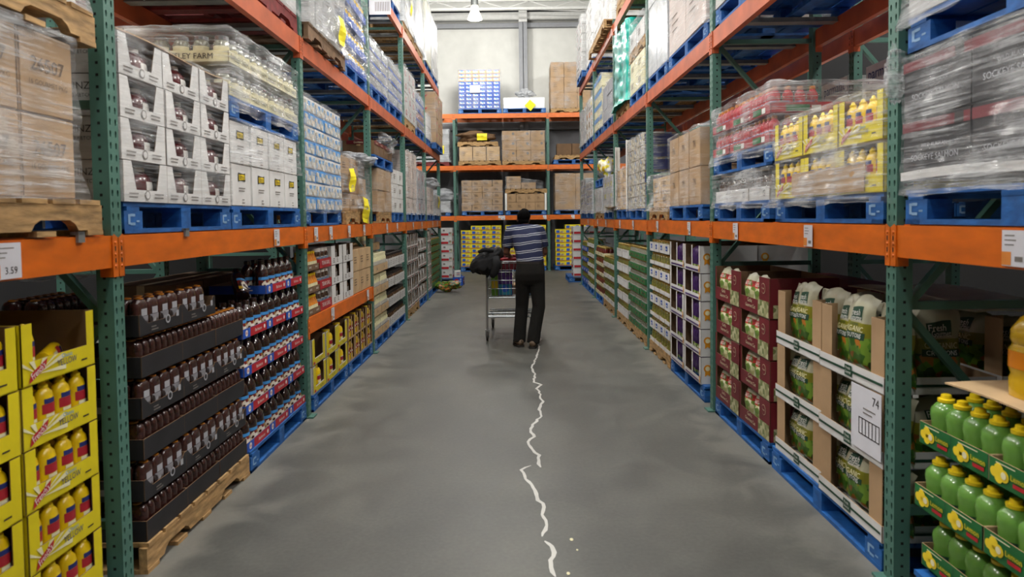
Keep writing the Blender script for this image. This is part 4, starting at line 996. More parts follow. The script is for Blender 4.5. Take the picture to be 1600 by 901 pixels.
def sheet(side, a0, a1, d0, d1, z, m, label, name='cardboard_sheet', cat='cardboard sheet', th=.006, tilt=(0, 0)):
    b = MB(); w, d = a1-a0, d1-d0; n = 8
    vs = [(-w/2+w*i/n, -d/2+d*j/n, .008*math.sin(i*.8)+.006*math.sin(j)) for j in range(n+1) for i in range(n+1)]
    fs = [(j*(n+1)+i, j*(n+1)+i+1, (j+1)*(n+1)+i+1, (j+1)*(n+1)+i) for j in range(n) for i in range(n)]
    b.add(vs, fs, m); b.add([(x, y, q-th) for x, y, q in vs], [f[::-1] for f in fs], m)
    edge = [(i) for i in range(n+1)] + [(j*(n+1)+n) for j in range(1, n+1)] + [(n*(n+1)+i) for i in range(n-1, -1, -1)] + [(j*(n+1)) for j in range(n-1, 0, -1)]
    b.add([vs[i] for i in edge] + [(vs[i][0], vs[i][1], vs[i][2]-th) for i in edge], [(k, k+len(edge), (k+1) % len(edge)+len(edge), (k+1) % len(edge)) for k in range(len(edge))], m)
    o = newobj(name, b.build(name)); o.location = W(side, (a0+a1)/2, (d0+d1)/2, z+th+.014); o.rotation_euler = (tilt[0], tilt[1], ROT[side]); tag(o, label, cat); return o
# ------------------------------------------------------------------ left row, floor level
Z0 = .0
z = pallet('L', 1.42, 2.69, 0, 'blue', 'blue pallet under the yellow mustard bottle cases')
grid('L', 1.43, 2.69, .165, p_mustard_tray, 3, 5, 'yellow mustard case', 'display case', 'before first post', 'yellow mustard cases', skip={(0, 4)}, frac={(2, 4): .2}, jit=.002, dep=.005)
place(mustard, W('L', 2.50, .09, 1.06+.035), ROT['L']+R(20), 'mustard bottle lying on its side in the half-empty top case', 'bottle', None, (R(0), R(84)))
sheet('L', 1.43, 2.69, .01, .42, .148, 'card', 'brown cardboard sheet under the yellow mustard cases')
grid('L', 1.43, 2.66, z+.02, carton('dark_back_carton', .41, .38, .30, 'black_card', None, False), 3, 4, 'black carton', 'carton', 'stored behind the mustard cases', 'black cartons behind the mustard', dep=.47)
z = pallet('L', 3.02, 4.21, 0, 'wood', 'bare wood pallet under the black trays of brown syrup')
grid('L', 3.04, 4.20, z, p_syrup_wide, 3, 6, 'black bottle tray', 'tray', 'wood floor pallet', 'black syrup trays', skip={(2, 5)}, prow=[p_syrup_narrow, p_syrup_wide], frac={(1, 5): .75}, jit=.003, dep=.02)
grid('L', 3.04, 4.20, z, p_syrup_narrow, 3, 6, 'black bottle tray', 'tray', 'rear half of wood pallet', 'rear black syrup trays', skip={(c, r) for c in (1, 2) for r in range(6)} | {(2, 5)}, dep=.45)
wad('L', 3.35, .6, 1.33, .22, .2, .05, 'dark shiny film heaped on top of the black syrup trays', 'film_mid', .4, seed=11)
z = pallet('L', 4.23, 5.40, 0, 'blue', 'blue pallet under the barbecue sauce trays')
grid('L', 4.20, 5.40, z, p_bbq, 3, 5, 'blue and red sauce tray', 'tray', 'barbecue pallet', 'barbecue sauce trays', skip={(0, 4)}, frac={(1, 4): 1, (2, 4): .34}, jit=.004, dep=.02)
place(bbq, W('L', 4.45, .12, 1.12), ROT['L'], 'barbecue sauce bottle tipped over on the top tray layer', 'bottle', None, (R(-25), R(38)))
grid('L', 4.22, 5.38, z, carton('brown_back_carton', .38, .45, .27, 'card_dark'), 3, 4, 'dark brown carton', 'carton', 'behind the barbecue trays', 'brown cartons behind the barbecue trays', dep=.45)
# third bay
z = pallet('L', 5.58, 6.80, 0, 'blue', 'blue pallet under the white and yellow mustard jug cases')
grid('L', 5.60, 6.80, z, p_fmcase, 3, 2, 'white and yellow jug case', 'display case', 'under intermediate beam', 'mustard jug cases', frac={(0, 1): 0})
z = pallet('L', 6.84, 8.00, 0, 'blue', 'blue pallet under the brown cases of dressing jugs')
grid('L', 6.84, 8.00, z, p_brownjug, 4, 2, 'brown jug case', 'display case', 'under intermediate beam end', 'brown dressing jug cases')
g = 'sauce trays on the intermediate beam'
grid('L', 5.51, 5.87, .815, p_sauce, 1, 3, 'dark tray of orange-topped sauce bottles', 'tray', 'intermediate beam', 'table sauce trays')
grid('L', 5.87, 6.25, .815, p_maroon, 1, 3, 'maroon sauce case', 'tray', 'intermediate beam', 'maroon sauce cases')
grid('L', 6.27, 7.10, .815, p_whitejar, 2, 3, 'white case with dark cut-out', 'display case', 'intermediate beam', 'white jar cases')
grid('L', 7.10, 8.00, .815, carton('brown_carton', .30, .38, .24, 'card_light', deco_cardlines), 3, 2, 'small brown carton', 'carton', 'intermediate beam', 'brown cartons on the intermediate beam')
sheet('L', 5.52, 8.0, .03, 1.0, .795, 'card', 'thin board lying on the intermediate beams')
# fourth to sixth bay
z = pallet('L', 8.14, 9.12, 0, 'blue', 'blue pallet under the cream dressing bottle trays')
grid('L', 8.15, 9.10, z, p_cream, 2, 4, 'pale tray of cream bottles', 'tray', 'fourth left bay', 'cream bottle trays')
grid('L', 8.15, 9.10, z+4*.268, p_cream, 2, 1, 'part-filled pale tray topping the cream bottles', 'tray', 'fourth left bay crown', 'cream bottle trays', frac={(0, 0): .6, (1, 0): .6}, dep=.12)
z = pallet('L', 9.15, 10.52, 0, 'blue', 'blue pallet under the white-fronted brown jar trays')
grid('L', 9.16, 10.50, z, p_whitebrown, 3, 4, 'white-fronted jar tray', 'tray', 'fourth left bay', 'white-fronted jar trays')
z = pallet('L', 10.80, 12.08, 0, 'wood', 'wood pallet under the white display cases of dark jars')
grid('L', 10.80, 12.05, z, p_disp, 3, 5, 'white display case', 'display case', 'fifth left bay', 'white display cases on the wood pallet')
z = pallet('L', 12.12, 13.20, 0, 'blue', 'blue pallet under the shorter stack of white display cases')
grid('L', 12.12, 13.18, z, p_disp, 3, 4, 'white display case', 'display case', 'fifth left bay far stack', 'white display cases on the blue pallet', rowh=.29)
z = pallet('L', 13.34, 14.0, 0, 'blue', 'narrow blue pallet under the tall white cases', depth=1.0)
grid('L', 13.36, 13.96, z, p_disp, 2, 5, 'white display case', 'display case', 'sixth left bay', 'white display cases of the sixth bay', jit=.002)
z = pallet('L', 14.03, 15.75, 0, 'blue', 'blue pallet under the green jar trays of the far left bay')
grid('L', 14.05, 15.72, z, p_green_b, 3, 7, 'green jar tray', 'tray', 'sixth left bay', 'green jar trays, left row')
# end stacks
for sd, xs in (('left', (-2.46, -2.04, -1.70)), ('right', (1.72, 2.10, 2.5))):
    for i in range(2):
        for r in range(6):
            x = (xs[i]+xs[i+1])/2 if sd == 'left' else (xs[i]+xs[i+1])/2
            if sd == 'left': x += .19
            else: x -= .20
            o = place(p_redwhite, (x, 16.45+.2, .14+r*.207), random.uniform(-.05, .05), f'red and white grocery case, {rowname(r, 6)} layer, {"aisle" if (i == 1) == (sd == "left") else "inner"} column, end of {sd} rack row', 'carton', f'red and white cases at the end of the {sd} row')
for x, sd in ((-1.90, 'left'), (1.98, 'right')):
    place(pal_proto(1.18, 'blue'), (x, 16.98, 0), 0, f'blue pallet under the red and white cases past the {sd} row', 'pallet', 'pallets')

# floor-level boxes at the far left
def deco_soda(m, w, d, h):
    for k in 'FR':
        P = m.face(k, w, d); ww = w if k == 'F' else d
        m.disc(P, -ww*.12, h*.52, h*.30, 'red', .002); m.poly(P, [(-ww*.12-h*.3, h*.46), (-ww*.12+h*.3, h*.50), (-ww*.12+h*.3, h*.60), (-ww*.12-h*.3, h*.58)], 'white', .003)
        m.text(P, 'pepsi', ww*.22, h*.52, h*.34, 'white', .003, R(78), maxw=.14)
sd_ = carton('soda_box', .24, .34, .20, 'blue', deco_soda, False)
place(sd_, (-1.30, 16.18, 0), R(-4), 'blue drinks carton with a red and white disc standing on the floor', 'carton')
def deco_str(m, w, d, h):
    for k in 'FR':
        P = m.face(k, w, d)
        for i, c in enumerate(('navy', 'red', 'navy')): m.rect(P, -.02, .055, h*(.3+.2*i), h*(.38+.2*i), c)
st_ = carton('striped_carton', .15, .30, .15, 'card_white', deco_str, False)
place(st_, (-1.33, 16.17, .20), R(4), 'small white carton with navy and red stripes on the drinks carton', 'carton')
wad('L', 14.65, -.24, 0, .12, .26, .10, 'crumpled green and yellow wrapped bundle lying on the floor', 'salad', .5, 'wrapped_bundle', 'bundle', None, 5)

# ------------------------------------------------------------------ left row, first beam level
L1 = LV[0]+.006
big1 = carton('brown_gourmet_carton', .29, .44, .30, 'card', stencil('26507', '16 GOURMET PKG'))
z = pallet('L', 1.50, 2.74, L1, 'wood', 'wood pallet carrying big brown cartons before the first post', dep=-.02)
grid('L', 1.46, 2.62, z, big1, 4, 2, 'big brown carton', 'carton', 'wood pallet by first post', 'big brown cartons by the first post', deep=2, jit=.002)
film('L', 1.46, 2.62, z-.01, z+.62, 'clear stretch film around the big brown cartons by the first post', 'film_mid', rough=.014)
z2 = pallet('L', 1.45, 2.72, z+.61, 'wood', 'tilted wood pallet on top of the big brown cartons', dep=-.03, tilt=(0, 0))
grid('L', 1.5, 2.66, z2, carton('white_overwrapped_carton', .38, .4, .25, 'card_white', deco_cardlines, False), 3, 2, 'white wrapped carton', 'carton', 'high wood pallet by first post', 'white cartons by the first post')
film('L', 1.48, 2.68, z2-.02, z2+.52, 'stretch film around the white cartons on the upper wood pallet', 'film_mid')
z = pallet('L', 2.92, 4.04, L1, 'blue', 'blue pallet under the white ketchup cases')
grid('L', 2.91, 4.03, z, p_ketch, 3, 4, 'white ketchup case', 'display case', 'shelf above black trays', 'white ketchup cases', deep=2, jit=.003, dep=0)
film('L', 2.90, 4.04, z+.01, z+.745, 'clear stretch film around the white ketchup cases', 'film', rough=.007, flare=0)
z = pallet('L', 4.06, 5.36, L1, 'blue', 'blue pallet under the white oil cartons')
grid('L', 4.06, 5.34, z, p_fall, 4, 2, 'white carton with yellow logo', 'carton', 'beside ketchup cases', 'white cartons with yellow logos', deep=2)
film('L', 4.05, 5.35, z+.262, z+.53, 'milky film band around the upper row of white logo cartons', 'film_mid', flare=.02, rough=.02)
z2 = pallet('L', 4.06, 5.36, z+.53, 'blue', 'dark-edged blue pallet between white cartons and pickle jars')
grid('L', 4.07, 5.35, z2, p_farm, 4, 2, 'cream jar tray', 'tray', 'farm pickle pallet', 'pickle jar trays', deep=2, dep=.01, jit=.002)
film('L', 4.05, 5.36, z2-.09, z2+.41, 'glossy stretch film around the pickle jar trays', 'film_mid', rough=.014, flare=0, top=.4)
sheet('L', 2.93, 4.0, .02, .75, z+.745-.14+.14-.01, 'card', 'brown cardboard sheet covering the ketchup cases')
# third bay
z = pallet('L', 5.50, 6.66, L1, 'blue', 'dark blue pallet under the tall blue and white can cases')
grid('L', 5.49, 6.65, z-.01, p_wafer, 4, 8, 'blue and white can case', 'carton', 'tall wrapped stack', 'blue and white can cases', deep=2, prow=[p_wafer, p_wafer_w], dep=0)
film('L', 5.47, 6.66, z-.03, z+.95, 'clear film around the tall stack of blue and white cases', 'film', rough=.01, flare=.03)
z = pallet('L', 6.84, 7.98, L1, 'wood', 'wood pallet under the loosely wrapped brown cartons')
bc = carton('brown_carton', .37, .4, .19, 'card', deco_cardlines)
grid('L', 6.84, 7.95, z, bc, 3, 3, 'loose brown carton', 'carton', 'messy wrapped pallet', 'loose brown cartons', skip={(2, 2)}, jit=.02, dep=.05)
film('L', 6.83, 7.97, z+.02, z+.58, 'slack stretch film around the loose brown cartons', 'film_mid', rough=.03, flare=.02, slope=.06)
wad('L', 7.7, .12, z+.50, .32, .22, .07, 'bunched white film on top of the loose brown cartons', 'film_heavy', .5, seed=4)
ysign('L', 7.0, 2.03, .25, .24, 'faded yellow paper sign on the loose brown cartons', R(-5), False)
ysign('L', 7.62, 1.72, .30, .28, 'bright yellow paper sign hanging low on the loose brown cartons', R(4))
# fourth bay
z = pallet('L', 8.55, 9.45, L1, 'wood', 'wood pallet under the brown wrapped stack of the fourth bay')
grid('L', 8.52, 9.48, z, carton('tall_brown_carton', .47, .45, .28, 'card', None), 2, 2, 'plain tall brown carton', 'carton', 'fourth bay shelf', 'plain tall cartons of the fourth bay', deep=2)
film('L', 8.50, 9.50, z, z+.56, 'clear film around the plain tall brown cartons', 'film', rough=.008)
z2 = pallet('L', 8.35, 9.62, z+.575, 'blue', 'blue pallet balanced on the plain tall brown cartons')
grid('L', 8.36, 9.60, z2, carton('maroon_topped_carton', .30, .4, .18, 'card_dark', lambda m, w, d, h: [(m.rect(m.face(k, w, d), -w/2+.003, w/2-.003, h-.05, h-.003, 'maroon'), m.text(m.face(k, w, d), 'Goldens', 0, h-.027, .035, 'cream', .003)) for k in 'FL']), 4, 1, 'brown carton with maroon band', 'carton', 'upper pallet fourth bay', 'maroon-banded cartons')
wad('L', 9.35, .06, z2+.06, .34, .12, .12, 'torn film hanging off the maroon-banded cartons', 'film_mid', .6, seed=9)
z = pallet('L', 9.60, 10.50, L1, 'blue', 'blue pallet at the far end of the fourth bay shelf')
grid('L', 9.60, 10.50, z, carton('green_banded_carton', .45, .42, .21, 'card_white', deco_cardlines), 2, 3, 'green-banded white carton', 'carton', 'fourth bay shelf end', 'white cartons of the fourth bay shelf')
def wrapped(side, a0, a1, zb, h, desc, where, p_kind='blue', body='card', nc=2, nr=3, m='film_mid', dep=0, deco=None, name='wrapped_carton', zp=None, fl=True, ftop=None, **kw):
    z = pallet(side, a0, a1, zb, p_kind, f'{ {"blue": "blue", "wood": "wood", "brown": "dark wood", "red": "red"}[p_kind] } pallet under the {desc}s, {where}', dep=dep)
    w = (a1-a0)/nc; name = desc.replace(' ', '_').replace('-', '_') if name == 'wrapped_carton' else name; pc = carton(name, w-.004, .44, h/nr, body, deco, tape=body.startswith('card'))
    grid(side, a0, a1, z, pc, nc, nr, desc, 'carton', where, f'{desc}s, {where}', deep=2, jit=.006, dep=dep+.006)
    if fl: film(side, a0-.006, a1+.006, z-.03, z+h+.004, f'stretch film around the {desc}s, {where}', m, dep=dep-.014, **kw)
    return z+h
wrapped('L', 10.85, 11.95, L1, 1.02, 'pinkish brown carton', 'fifth bay shelf', body='pink_load', nr=4, deco=deco_cardlines)
wrapped('L', 12.05, 13.15, L1, .80, 'grey-white carton', 'fifth bay shelf end', body='card_grey', nr=3, deco=deco_redprint)
wrapped('L', 13.42, 14.5, L1, .54, 'rose-brown carton', 'sixth bay shelf', body='pink_load', nr=2, deco=deco_cardlines)
wad('L', 14.3, .15, L1+.66, .42, .25, .12, 'white film sagging over the rose-brown cartons', 'film_heavy', .4, seed=21)
wrapped('L', 14.62, 15.78, L1, .42, 'pale carton', 'sixth bay shelf end', body='card_white', nr=2, m='film_heavy')
ysign('L', 15.3, 1.98, .2, .26, 'yellow paper sign on the far end of the left shelf')

# ------------------------------------------------------------------ left row, second beam level
L2 = LV[1]+.006
wrapped('L', 4.18, 5.40, L2, .9, 'plain white carton', 'red pallet high up', 'red', 'white_load', 2, 3, 'film_mid', seed=3)
z = pallet('L', 5.52, 6.76, L2, 'brown', 'weathered brown pallet hanging out over the second beam', dep=-.05)
grid('L', 5.52, 6.76, z, carton('white_film_carton', .40, .44, .30, 'white_load', deco_cardlines, False), 3, 3, 'white shrouded carton', 'carton', 'brown pallet second beam', 'white shrouded cartons', deep=2, shift=lambda c, r: r*.04)
film('L', 5.50, 6.78, z-.02, z+.93, 'thick white film around the shrouded cartons on the brown pallet', 'film_heavy', rough=.03, slope=.0, dep=-.05, top=.3)
ysign('L', 6.42, 3.40, .22, .26, 'yellow paper sign on the brown pallet load', R(-6), False, dep=-.10)
z = pallet('L', 6.88, 8.00, L2, 'blue', 'blue pallet under the blue trays of gold-lidded jars')
p_gj = tray('blue_vegetable_tray', .37, .42, .08, .08, 'blue', 'navy', deco=lambda m, w, d, h: [(m.text(m.face(k, w, d), 'Tender', 0, .05, .03, 'white'), m.text(m.face(k, w, d), 'Spears', .02, .022, .03, 'white')) for k in 'FL'], h=.22,
            contents=row_of(jar('golden_vegetable_jar', .05, .19, 'juice', 'silver', 'label_mix'), .37, .42, 3, .004, 'golden vegetable jar', 'jar', 1, 1) + [(jar('golden_vegetable_jar', .05, .19, 'juice', 'silver', 'label_mix'), (-.185+.056, -.04+i*.11, .004), 0, False, 'golden vegetable jar', 'jar') for i in range(2)])
grid('L', 6.88, 7.99, z, p_gj, 3, 4, 'blue vegetable jar tray', 'tray', 'second beam', 'blue vegetable jar trays')
film('L', 6.90, 8.01, z-.02, z+.92, 'white stretch film around the blue vegetable jar trays', 'film_mid', rough=.02)
wrapped('L', 8.16, 9.24, L2, .58, 'grey can pack', 'second beam fourth bay', 'blue', 'grey_pack', 3, 4, 'film_mid', deco=deco_canflat, name='can_pack')
wrapped('L', 9.36, 10.50, L2, .62, 'silver can pack', 'second beam fourth bay end', 'blue', 'grey_pack', 3, 4, 'film_mid', deco=deco_canflat, name='can_pack')
wrapped('L', 10.78, 11.98, L2, .84, 'white printed carton', 'second beam fifth bay', 'wood', 'white_load', 3, 4, 'film', deco=deco_redprint)
wrapped('L', 12.08, 13.16, L2, .66, 'green-edged carton', 'second beam fifth bay end', 'blue', 'grey_pack', 3, 4, 'film_mid', deco=deco_canflat)
wrapped('L', 13.45, 14.2, L2, .50, 'small white carton', 'second beam sixth bay', 'blue', 'card_white', 2, 2, 'film_mid')
def deco_swoosh(m, w, d, h):
    for k in 'FL': P = m.face(k, w, d); m.poly(P, [(-.12, h*.5), (.02, h*.75), (.06, h*.78), (.0, h*.55), (-.1, h*.42)], 'red'); 
wrapped('L', 14.35, 15.72, L2, 1.08, 'white-edged brown carton', 'far end second beam', 'blue', 'card', 3, 4, 'film', dep=-.10, deco=deco_swoosh)

# ------------------------------------------------------------------ left row, third beam level
L3 = LV[2]+.006
wrapped('L', 9.30, 10.50, L3, 1.35, 'pale blue-white carton', 'third beam fourth bay', 'blue', 'card_white', 3, 5, 'film_mid')
wrapped('L', 10.80, 12.0, L3, 1.40, 'chalk-white carton', 'third beam fifth bay', 'wood', 'white_load', 2, 4, 'film_heavy')
wrapped('L', 12.05, 13.18, L3, 1.45, 'ivory carton', 'third beam fifth bay end', 'wood', 'white_load', 2, 4, 'film_heavy')
ysign('L', 11.5, 5.2, .14, .3, 'narrow yellow paper sign high on the chalk-white cartons', 0, False)
wrapped('L', 13.40, 14.55, L3, 1.30, 'cream-seamed carton', 'third beam sixth bay', 'blue', 'cream', 2, 3, 'film_heavy')
wrapped('L', 14.62, 15.78, L3, 1.26, 'off-white carton', 'far end third beam', 'blue', 'white_load', 2, 4, 'film_mid')

# ------------------------------------------------------------------ right row, floor level
z = pallet('R', 1.45, 2.72, 0, 'blue', 'blue pallet under the green citrus juice trays')
grid('R', 1.52, 2.72, .165, p_lemon, 3, 3, 'green citrus juice tray', 'tray', 'by front post', 'green citrus juice trays', jit=.004, dep=.01, shift=lambda c, r: {2: .0, 1: .035, 0: .07}[r]*0+[.03, 0, .02][r])
grid('R', 1.52, 2.72, .165, carton('green_back_carton', .40, .4, .25, 'green_dark', None, False), 3, 3, 'dark green carton', 'carton', 'behind the citrus trays', 'dark green cartons behind the citrus trays', dep=.47)
sheet('R', 1.55, 2.55, .02, .98, .945, 'card_light', 'curved brown cardboard sheet lying on the green citrus bottles', tilt=(0, 0))
place(juice, W('R', 2.28, .17, .968), ROT['R'], 'large orange drink bottle standing on the cardboard sheet', 'bottle', scale=(1.15, 1.15, 1.15))
z = pallet('R', 2.95, 4.23, 0, 'blue', 'blue pallet under the organic crouton trays')
grid('R', 2.93, 4.20, z, p_crouton, 2, 3, 'white-edged crouton tray', 'tray', 'crouton pallet', 'white-edged crouton trays', prow=[p_crouton, p_crouton, p_crouton_top], jit=.002, dep=0, shift=lambda c, r: 0 if c == 0 else .02)
grid('R', 2.93, 4.20, z, p_crouton, 2, 3, 'white-edged crouton tray', 'tray', 'crouton pallet rear half', 'rear crouton trays', skip={(1, 0), (1, 1)}, dep=.52)
cs_ = MB(); P_ = lambda u, v, o=0: (u, -.001-o, v)
cs_.box(-.13, .13, -.001, .001, -.15, .15, 'tag_white'); cs_.text(P_, '74', .085, .10, .06, 'ink', .001); lines(cs_, P_, -.02, .1, .05, 2, .02)
cs_.rect(P_, -.06, .12, -.075, -.07, 'ink', .001); cs_.rect(P_, -.06, .12, .0, .005, 'ink', .001)
for i in range(7): cs_.rect(P_, -.06+i*.029, -.054+i*.029, -.075, .005, 'ink', .001)
o = newobj('barcode_sheet', cs_.build('barcode_sheet')); o.location = W('R', 3.06, -.012, .66); o.rotation_euler.z = ROT['R']; tag(o, 'white sheet with a barcode hung on the crouton trays', 'sheet')
z = pallet('R', 4.27, 5.42, 0, 'blue', 'blue pallet under the maroon crouton cases')
grid('R', 4.27, 5.41, z, p_garlic, 2, 4, 'maroon crouton case', 'display case', 'maroon pallet', 'maroon crouton cases', jit=.003, dep=.01, rowh=.268)
grid('R', 4.27, 5.41, z, carton('maroon_back_carton', .56, .45, .25, 'maroon', None, False), 2, 4, 'plain maroon carton', 'carton', 'behind the maroon cases', 'plain maroon cartons', dep=.49)
sheet('R', 3.0, 4.15, .45, 1.0, 1.15, 'bag_cream', 'folded cream bag paper lying over the crouton trays', 'paper_sheet', 'paper sheet')
z = pallet('R', 5.72, 6.94, 0, 'blue', 'blue pallet under the white cases of purple bags')
grid('R', 5.80, 6.94, z-.005, p_purple, 2, 5, 'white bag case with rosette', 'display case', 'purple bag pallet', 'white cases of purple bags', deep=2, dep=0)
z = pallet('R', 7.00, 8.04, 0, 'wood', 'wood pallet under the blue-logo jar trays')
grid('R', 7.00, 8.02, z, p_wlogo, 4, 8, 'white blue-logo jar tray', 'tray', 'jar pallet', 'blue-logo jar trays', prow=[p_wlow, p_wlogo], jit=.002)
z = pallet('R', 8.24, 9.48, 0, 'wood', 'wood pallet under the green jar trays, right row')
grid('R', 8.25, 9.46, z, p_green, 3, 7, 'green jar tray', 'tray', 'fourth right bay', 'green jar trays, right row', jit=.006)
z = pallet('R', 9.52, 10.54, 0, 'wood', 'wood pallet under the white olive jar trays')
grid('R', 9.54, 10.52, z, p_white5, 2, 5, 'white olive jar tray', 'tray', 'fourth right bay end', 'white olive jar trays', jit=.006)
z = pallet('R', 10.84, 12.1, 0, 'wood', 'wood pallet under the low stack of white trays')
grid('R', 10.84, 12.1, z, p_whitetray, 3, 4, 'low-stack white jar tray', 'tray', 'fifth right bay', 'low-stack white jar trays', jit=.008)
z = pallet('R', 12.13, 13.2, 0, 'blue', 'blue pallet under the red pepper jar trays')
grid('R', 12.12, 13.2, z, p_creamtray, 3, 5, 'cream tray of red jars', 'tray', 'fifth right bay end', 'red pepper jar trays', jit=.006)
z = pallet('R', 13.44, 14.6, 0, 'blue', 'blue pallet under the tall stack of white jar trays')
grid('R', 13.44, 14.6, z, p_whitetray, 3, 5, 'tall-stack white jar tray', 'tray', 'sixth right bay', 'tall-stack white jar trays', jit=.008, rowh=.21)
z = pallet('R', 14.64, 15.8, 0, 'blue', 'blue pallet under the blue jar trays')
grid('R', 14.66, 15.78, z, p_bluetray, 3, 4, 'blue jar tray', 'tray', 'sixth right bay end', 'blue jar trays', jit=.006)

# ------------------------------------------------------------------ right row, first beam level
z = pallet('R', 1.60, 2.80, L1, 'blue', 'worn blue pallet under the dark salmon cases')
grid('R', 1.56, 2.81, z+.045, p_salmon, 3, 2, 'dark salmon case', 'carton', 'salmon pallet', 'dark salmon cases', deep=2, dep=.0)
sheet('R', 1.55, 2.82, .0, 1.0, z+.025, 'card_white', 'white tray board under the dark salmon cases', th=.035)
film('R', 1.55, 2.82, z-.02, z+.55, 'heavy stretch film around the dark salmon cases', 'film_mid', rough=.016, flare=.0)
z2 = pallet('R', 1.60, 2.79, z+.56, 'blue', 'upper blue pallet resting on the dark salmon cases')
grid('R', 1.58, 2.80, z2, carton('white_carton', .40, .44, .26, 'white_load', deco_cardlines, False), 3, 2, 'tall white carton', 'carton', 'above the salmon', 'white cartons above the salmon cases', deep=2)
film('R', 1.57, 2.81, z2-.04, z2+.53, 'stretch film around the white cartons above the salmon', 'film_mid', rough=.01)
wad('R', 2.83, -.02, z+.36, .022, .04, .11, 'twisted film tail hanging at the corner of the salmon pallet', 'film_mid', .5, seed=31)
z = pallet('R', 2.96, 4.18, L1, 'blue', 'bright blue pallet under the wrapped yellow mustard cases')
grid('R', 2.95, 4.17, z, p_mustard_tray, 3, 2, 'wrapped yellow mustard case', 'display case', 'shelf above croutons', 'wrapped yellow mustard cases', deep=2, dep=.0, rowh=.235)
film('R', 2.93, 4.19, z-.05, z+.47, 'clear stretch film around the yellow mustard cases on the shelf', 'film_mid', rough=.018, flare=.05, topz=.0, slope=-.0)
b = MB().box(-.40, .40, -.003, 0, 0, .13, 'card'); o = newobj('cardboard_band', b.build('cardboard_band')); o.location = W('R', 3.5, -.004, z+.01); o.rotation_euler.z = ROT['R']; tag(o, 'brown cardboard strip under the film of the shelf mustard cases', 'cardboard strip')
z = pallet('R', 4.27, 5.44, L1, 'blue', 'blue pallet under the white-banded brown jars')
p_gp = tray('brown_jar_case', .38, .42, .09, .09, 'card_white', 'card', deco=lambda m, w, d, h: [m.text(m.face(k, w, d), 'G', .1, .045, .06, 'ink') for k in 'FR'], h=.20, contents=row_of(darkj, .38, .42, 3, .004, 'brown jar', 'jar', 1, 1) + [(darkj, (.19-.06, .02+i*.12, .004), 0, False, 'brown jar', 'jar') for i in range(2)])
grid('R', 4.28, 5.43, z, p_gp, 3, 1, 'white-banded brown jar case', 'tray', 'under fruit drinks', 'white-banded brown jar cases')
film('R', 4.26, 5.45, z-.05, z+.215, 'stretch film around the white-banded brown jars', 'film_mid', rough=.02, flare=.03)
z2 = pallet('R', 4.23, 5.46, z+.225, 'blue', 'blue pallet carrying the red fruit drink trays')
grid('R', 4.24, 5.45, z2, p_fruit, 3, 2, 'red fruit drink tray', 'tray', 'fruit drink pallet', 'red fruit drink trays', dep=0, deep=2, rowh=.182)
film('R', 4.22, 5.47, z2-.08, z2+.375, 'glossy stretch film around the red fruit drink trays', 'film_mid', rough=.016, flare=.03, top=.35)
# third bay
deco_tk = stencil('TK', None)
z = pallet('R', 5.78, 6.98, L1, 'blue', 'blue pallet under the tall brown TK cartons')
grid('R', 5.84, 6.98, z, carton('tall_brown_carton', .37, .45, .34, 'card', deco_tk), 3, 2, 'tall brown lettered carton', 'carton', 'third right bay', 'tall brown lettered cartons', deep=2)
film('R', 5.82, 7.0, z-.01, z+.70, 'clear film around the tall brown lettered cartons', 'film', rough=.014, topz=.03)
z = pallet('R', 7.08, 8.02, L1, 'wood', 'small wood pallet beside the tall lettered cartons')
grid('R', 7.12, 7.98, z, carton('brown_carton', .42, .42, .17, 'card_light', deco_cardlines), 2, 2, 'low brown carton', 'carton', 'small wood pallet', 'low brown cartons', dep=.05)
film('R', 7.10, 8.0, z-.05, z+.37, 'loose film around the low brown cartons on the small pallet', 'film_mid', rough=.03, flare=.05)
wrapped('R', 8.32, 9.40, L1, .94, 'brown-white food carton', 'fourth right bay shelf', 'blue', 'label_mix', 3, 6, 'film_mid', deco=lambda m, w, d, h: m.rect(m.face('R', w, d), -.2, .2, .01, h-.02, 'navy'))
z = pallet('R', 9.48, 10.52, L1, 'blue', 'blue pallet with white corner boards, right shelf')
grid('R', 9.52, 10.46, z, carton('pale_carton', .47, .44, .2, 'card_light', deco_cardlines), 2, 3, 'pale brown carton', 'carton', 'between white corner boards', 'pale brown cartons between corner boards', deep=2)
for i, a in enumerate((9.50, 10.49)):
    b = MB().box(-.035, .035, -.006, 0, 0, .98, 'white').box(-.035, -.03, 0, .07, 0, .98, 'white'); o = newobj('corner_board', b.build('corner_board')); o.location = W('R', a, .0, z); o.rotation_euler.z = ROT['R']; tag(o, f'tall white corner board standing on the blue pallet, {ORD[i]} along', 'corner board', 'white corner boards')
film('R', 9.47, 10.53, z, z+.62, 'film around the pale cartons and corner boards', 'film_mid', rough=.03)
sheet('R', 10.45, 11.3, -.06, .4, L1+.17, 'card_dark', 'dark board sticking out over the shelf edge', th=.01, tilt=(0, 0))
wrapped('R', 10.85, 11.9, L1, .58, 'yellow-labelled carton', 'fifth right bay shelf', 'blue', 'card_white', 3, 3, 'film_heavy', deco=lambda m, w, d, h: m.rect(m.face('F', w, d), -.1, .1, .02, h*.5, 'yellow_card'))
wrapped('R', 12.0, 13.15, L1, .42, 'white food carton', 'fifth right bay shelf end', 'wood', 'card_white', 2, 2, 'film_heavy')
z2 = pallet('R', 12.0, 13.15, L1+.60, 'blue', 'raised blue pallet on the white food cartons')
wad('R', 12.35, .14, z2, .24, .16, .17, 'yellow and white bagged goods on the raised pallet', 'bagged', .3, 'bagged_goods', 'bag of goods', None, 8)
wrapped('R', 13.5, 14.6, L1, .62, 'white wrapped can pack', 'sixth right bay shelf', 'blue', 'card_white', 3, 4, 'film_heavy', deco=deco_canflat)
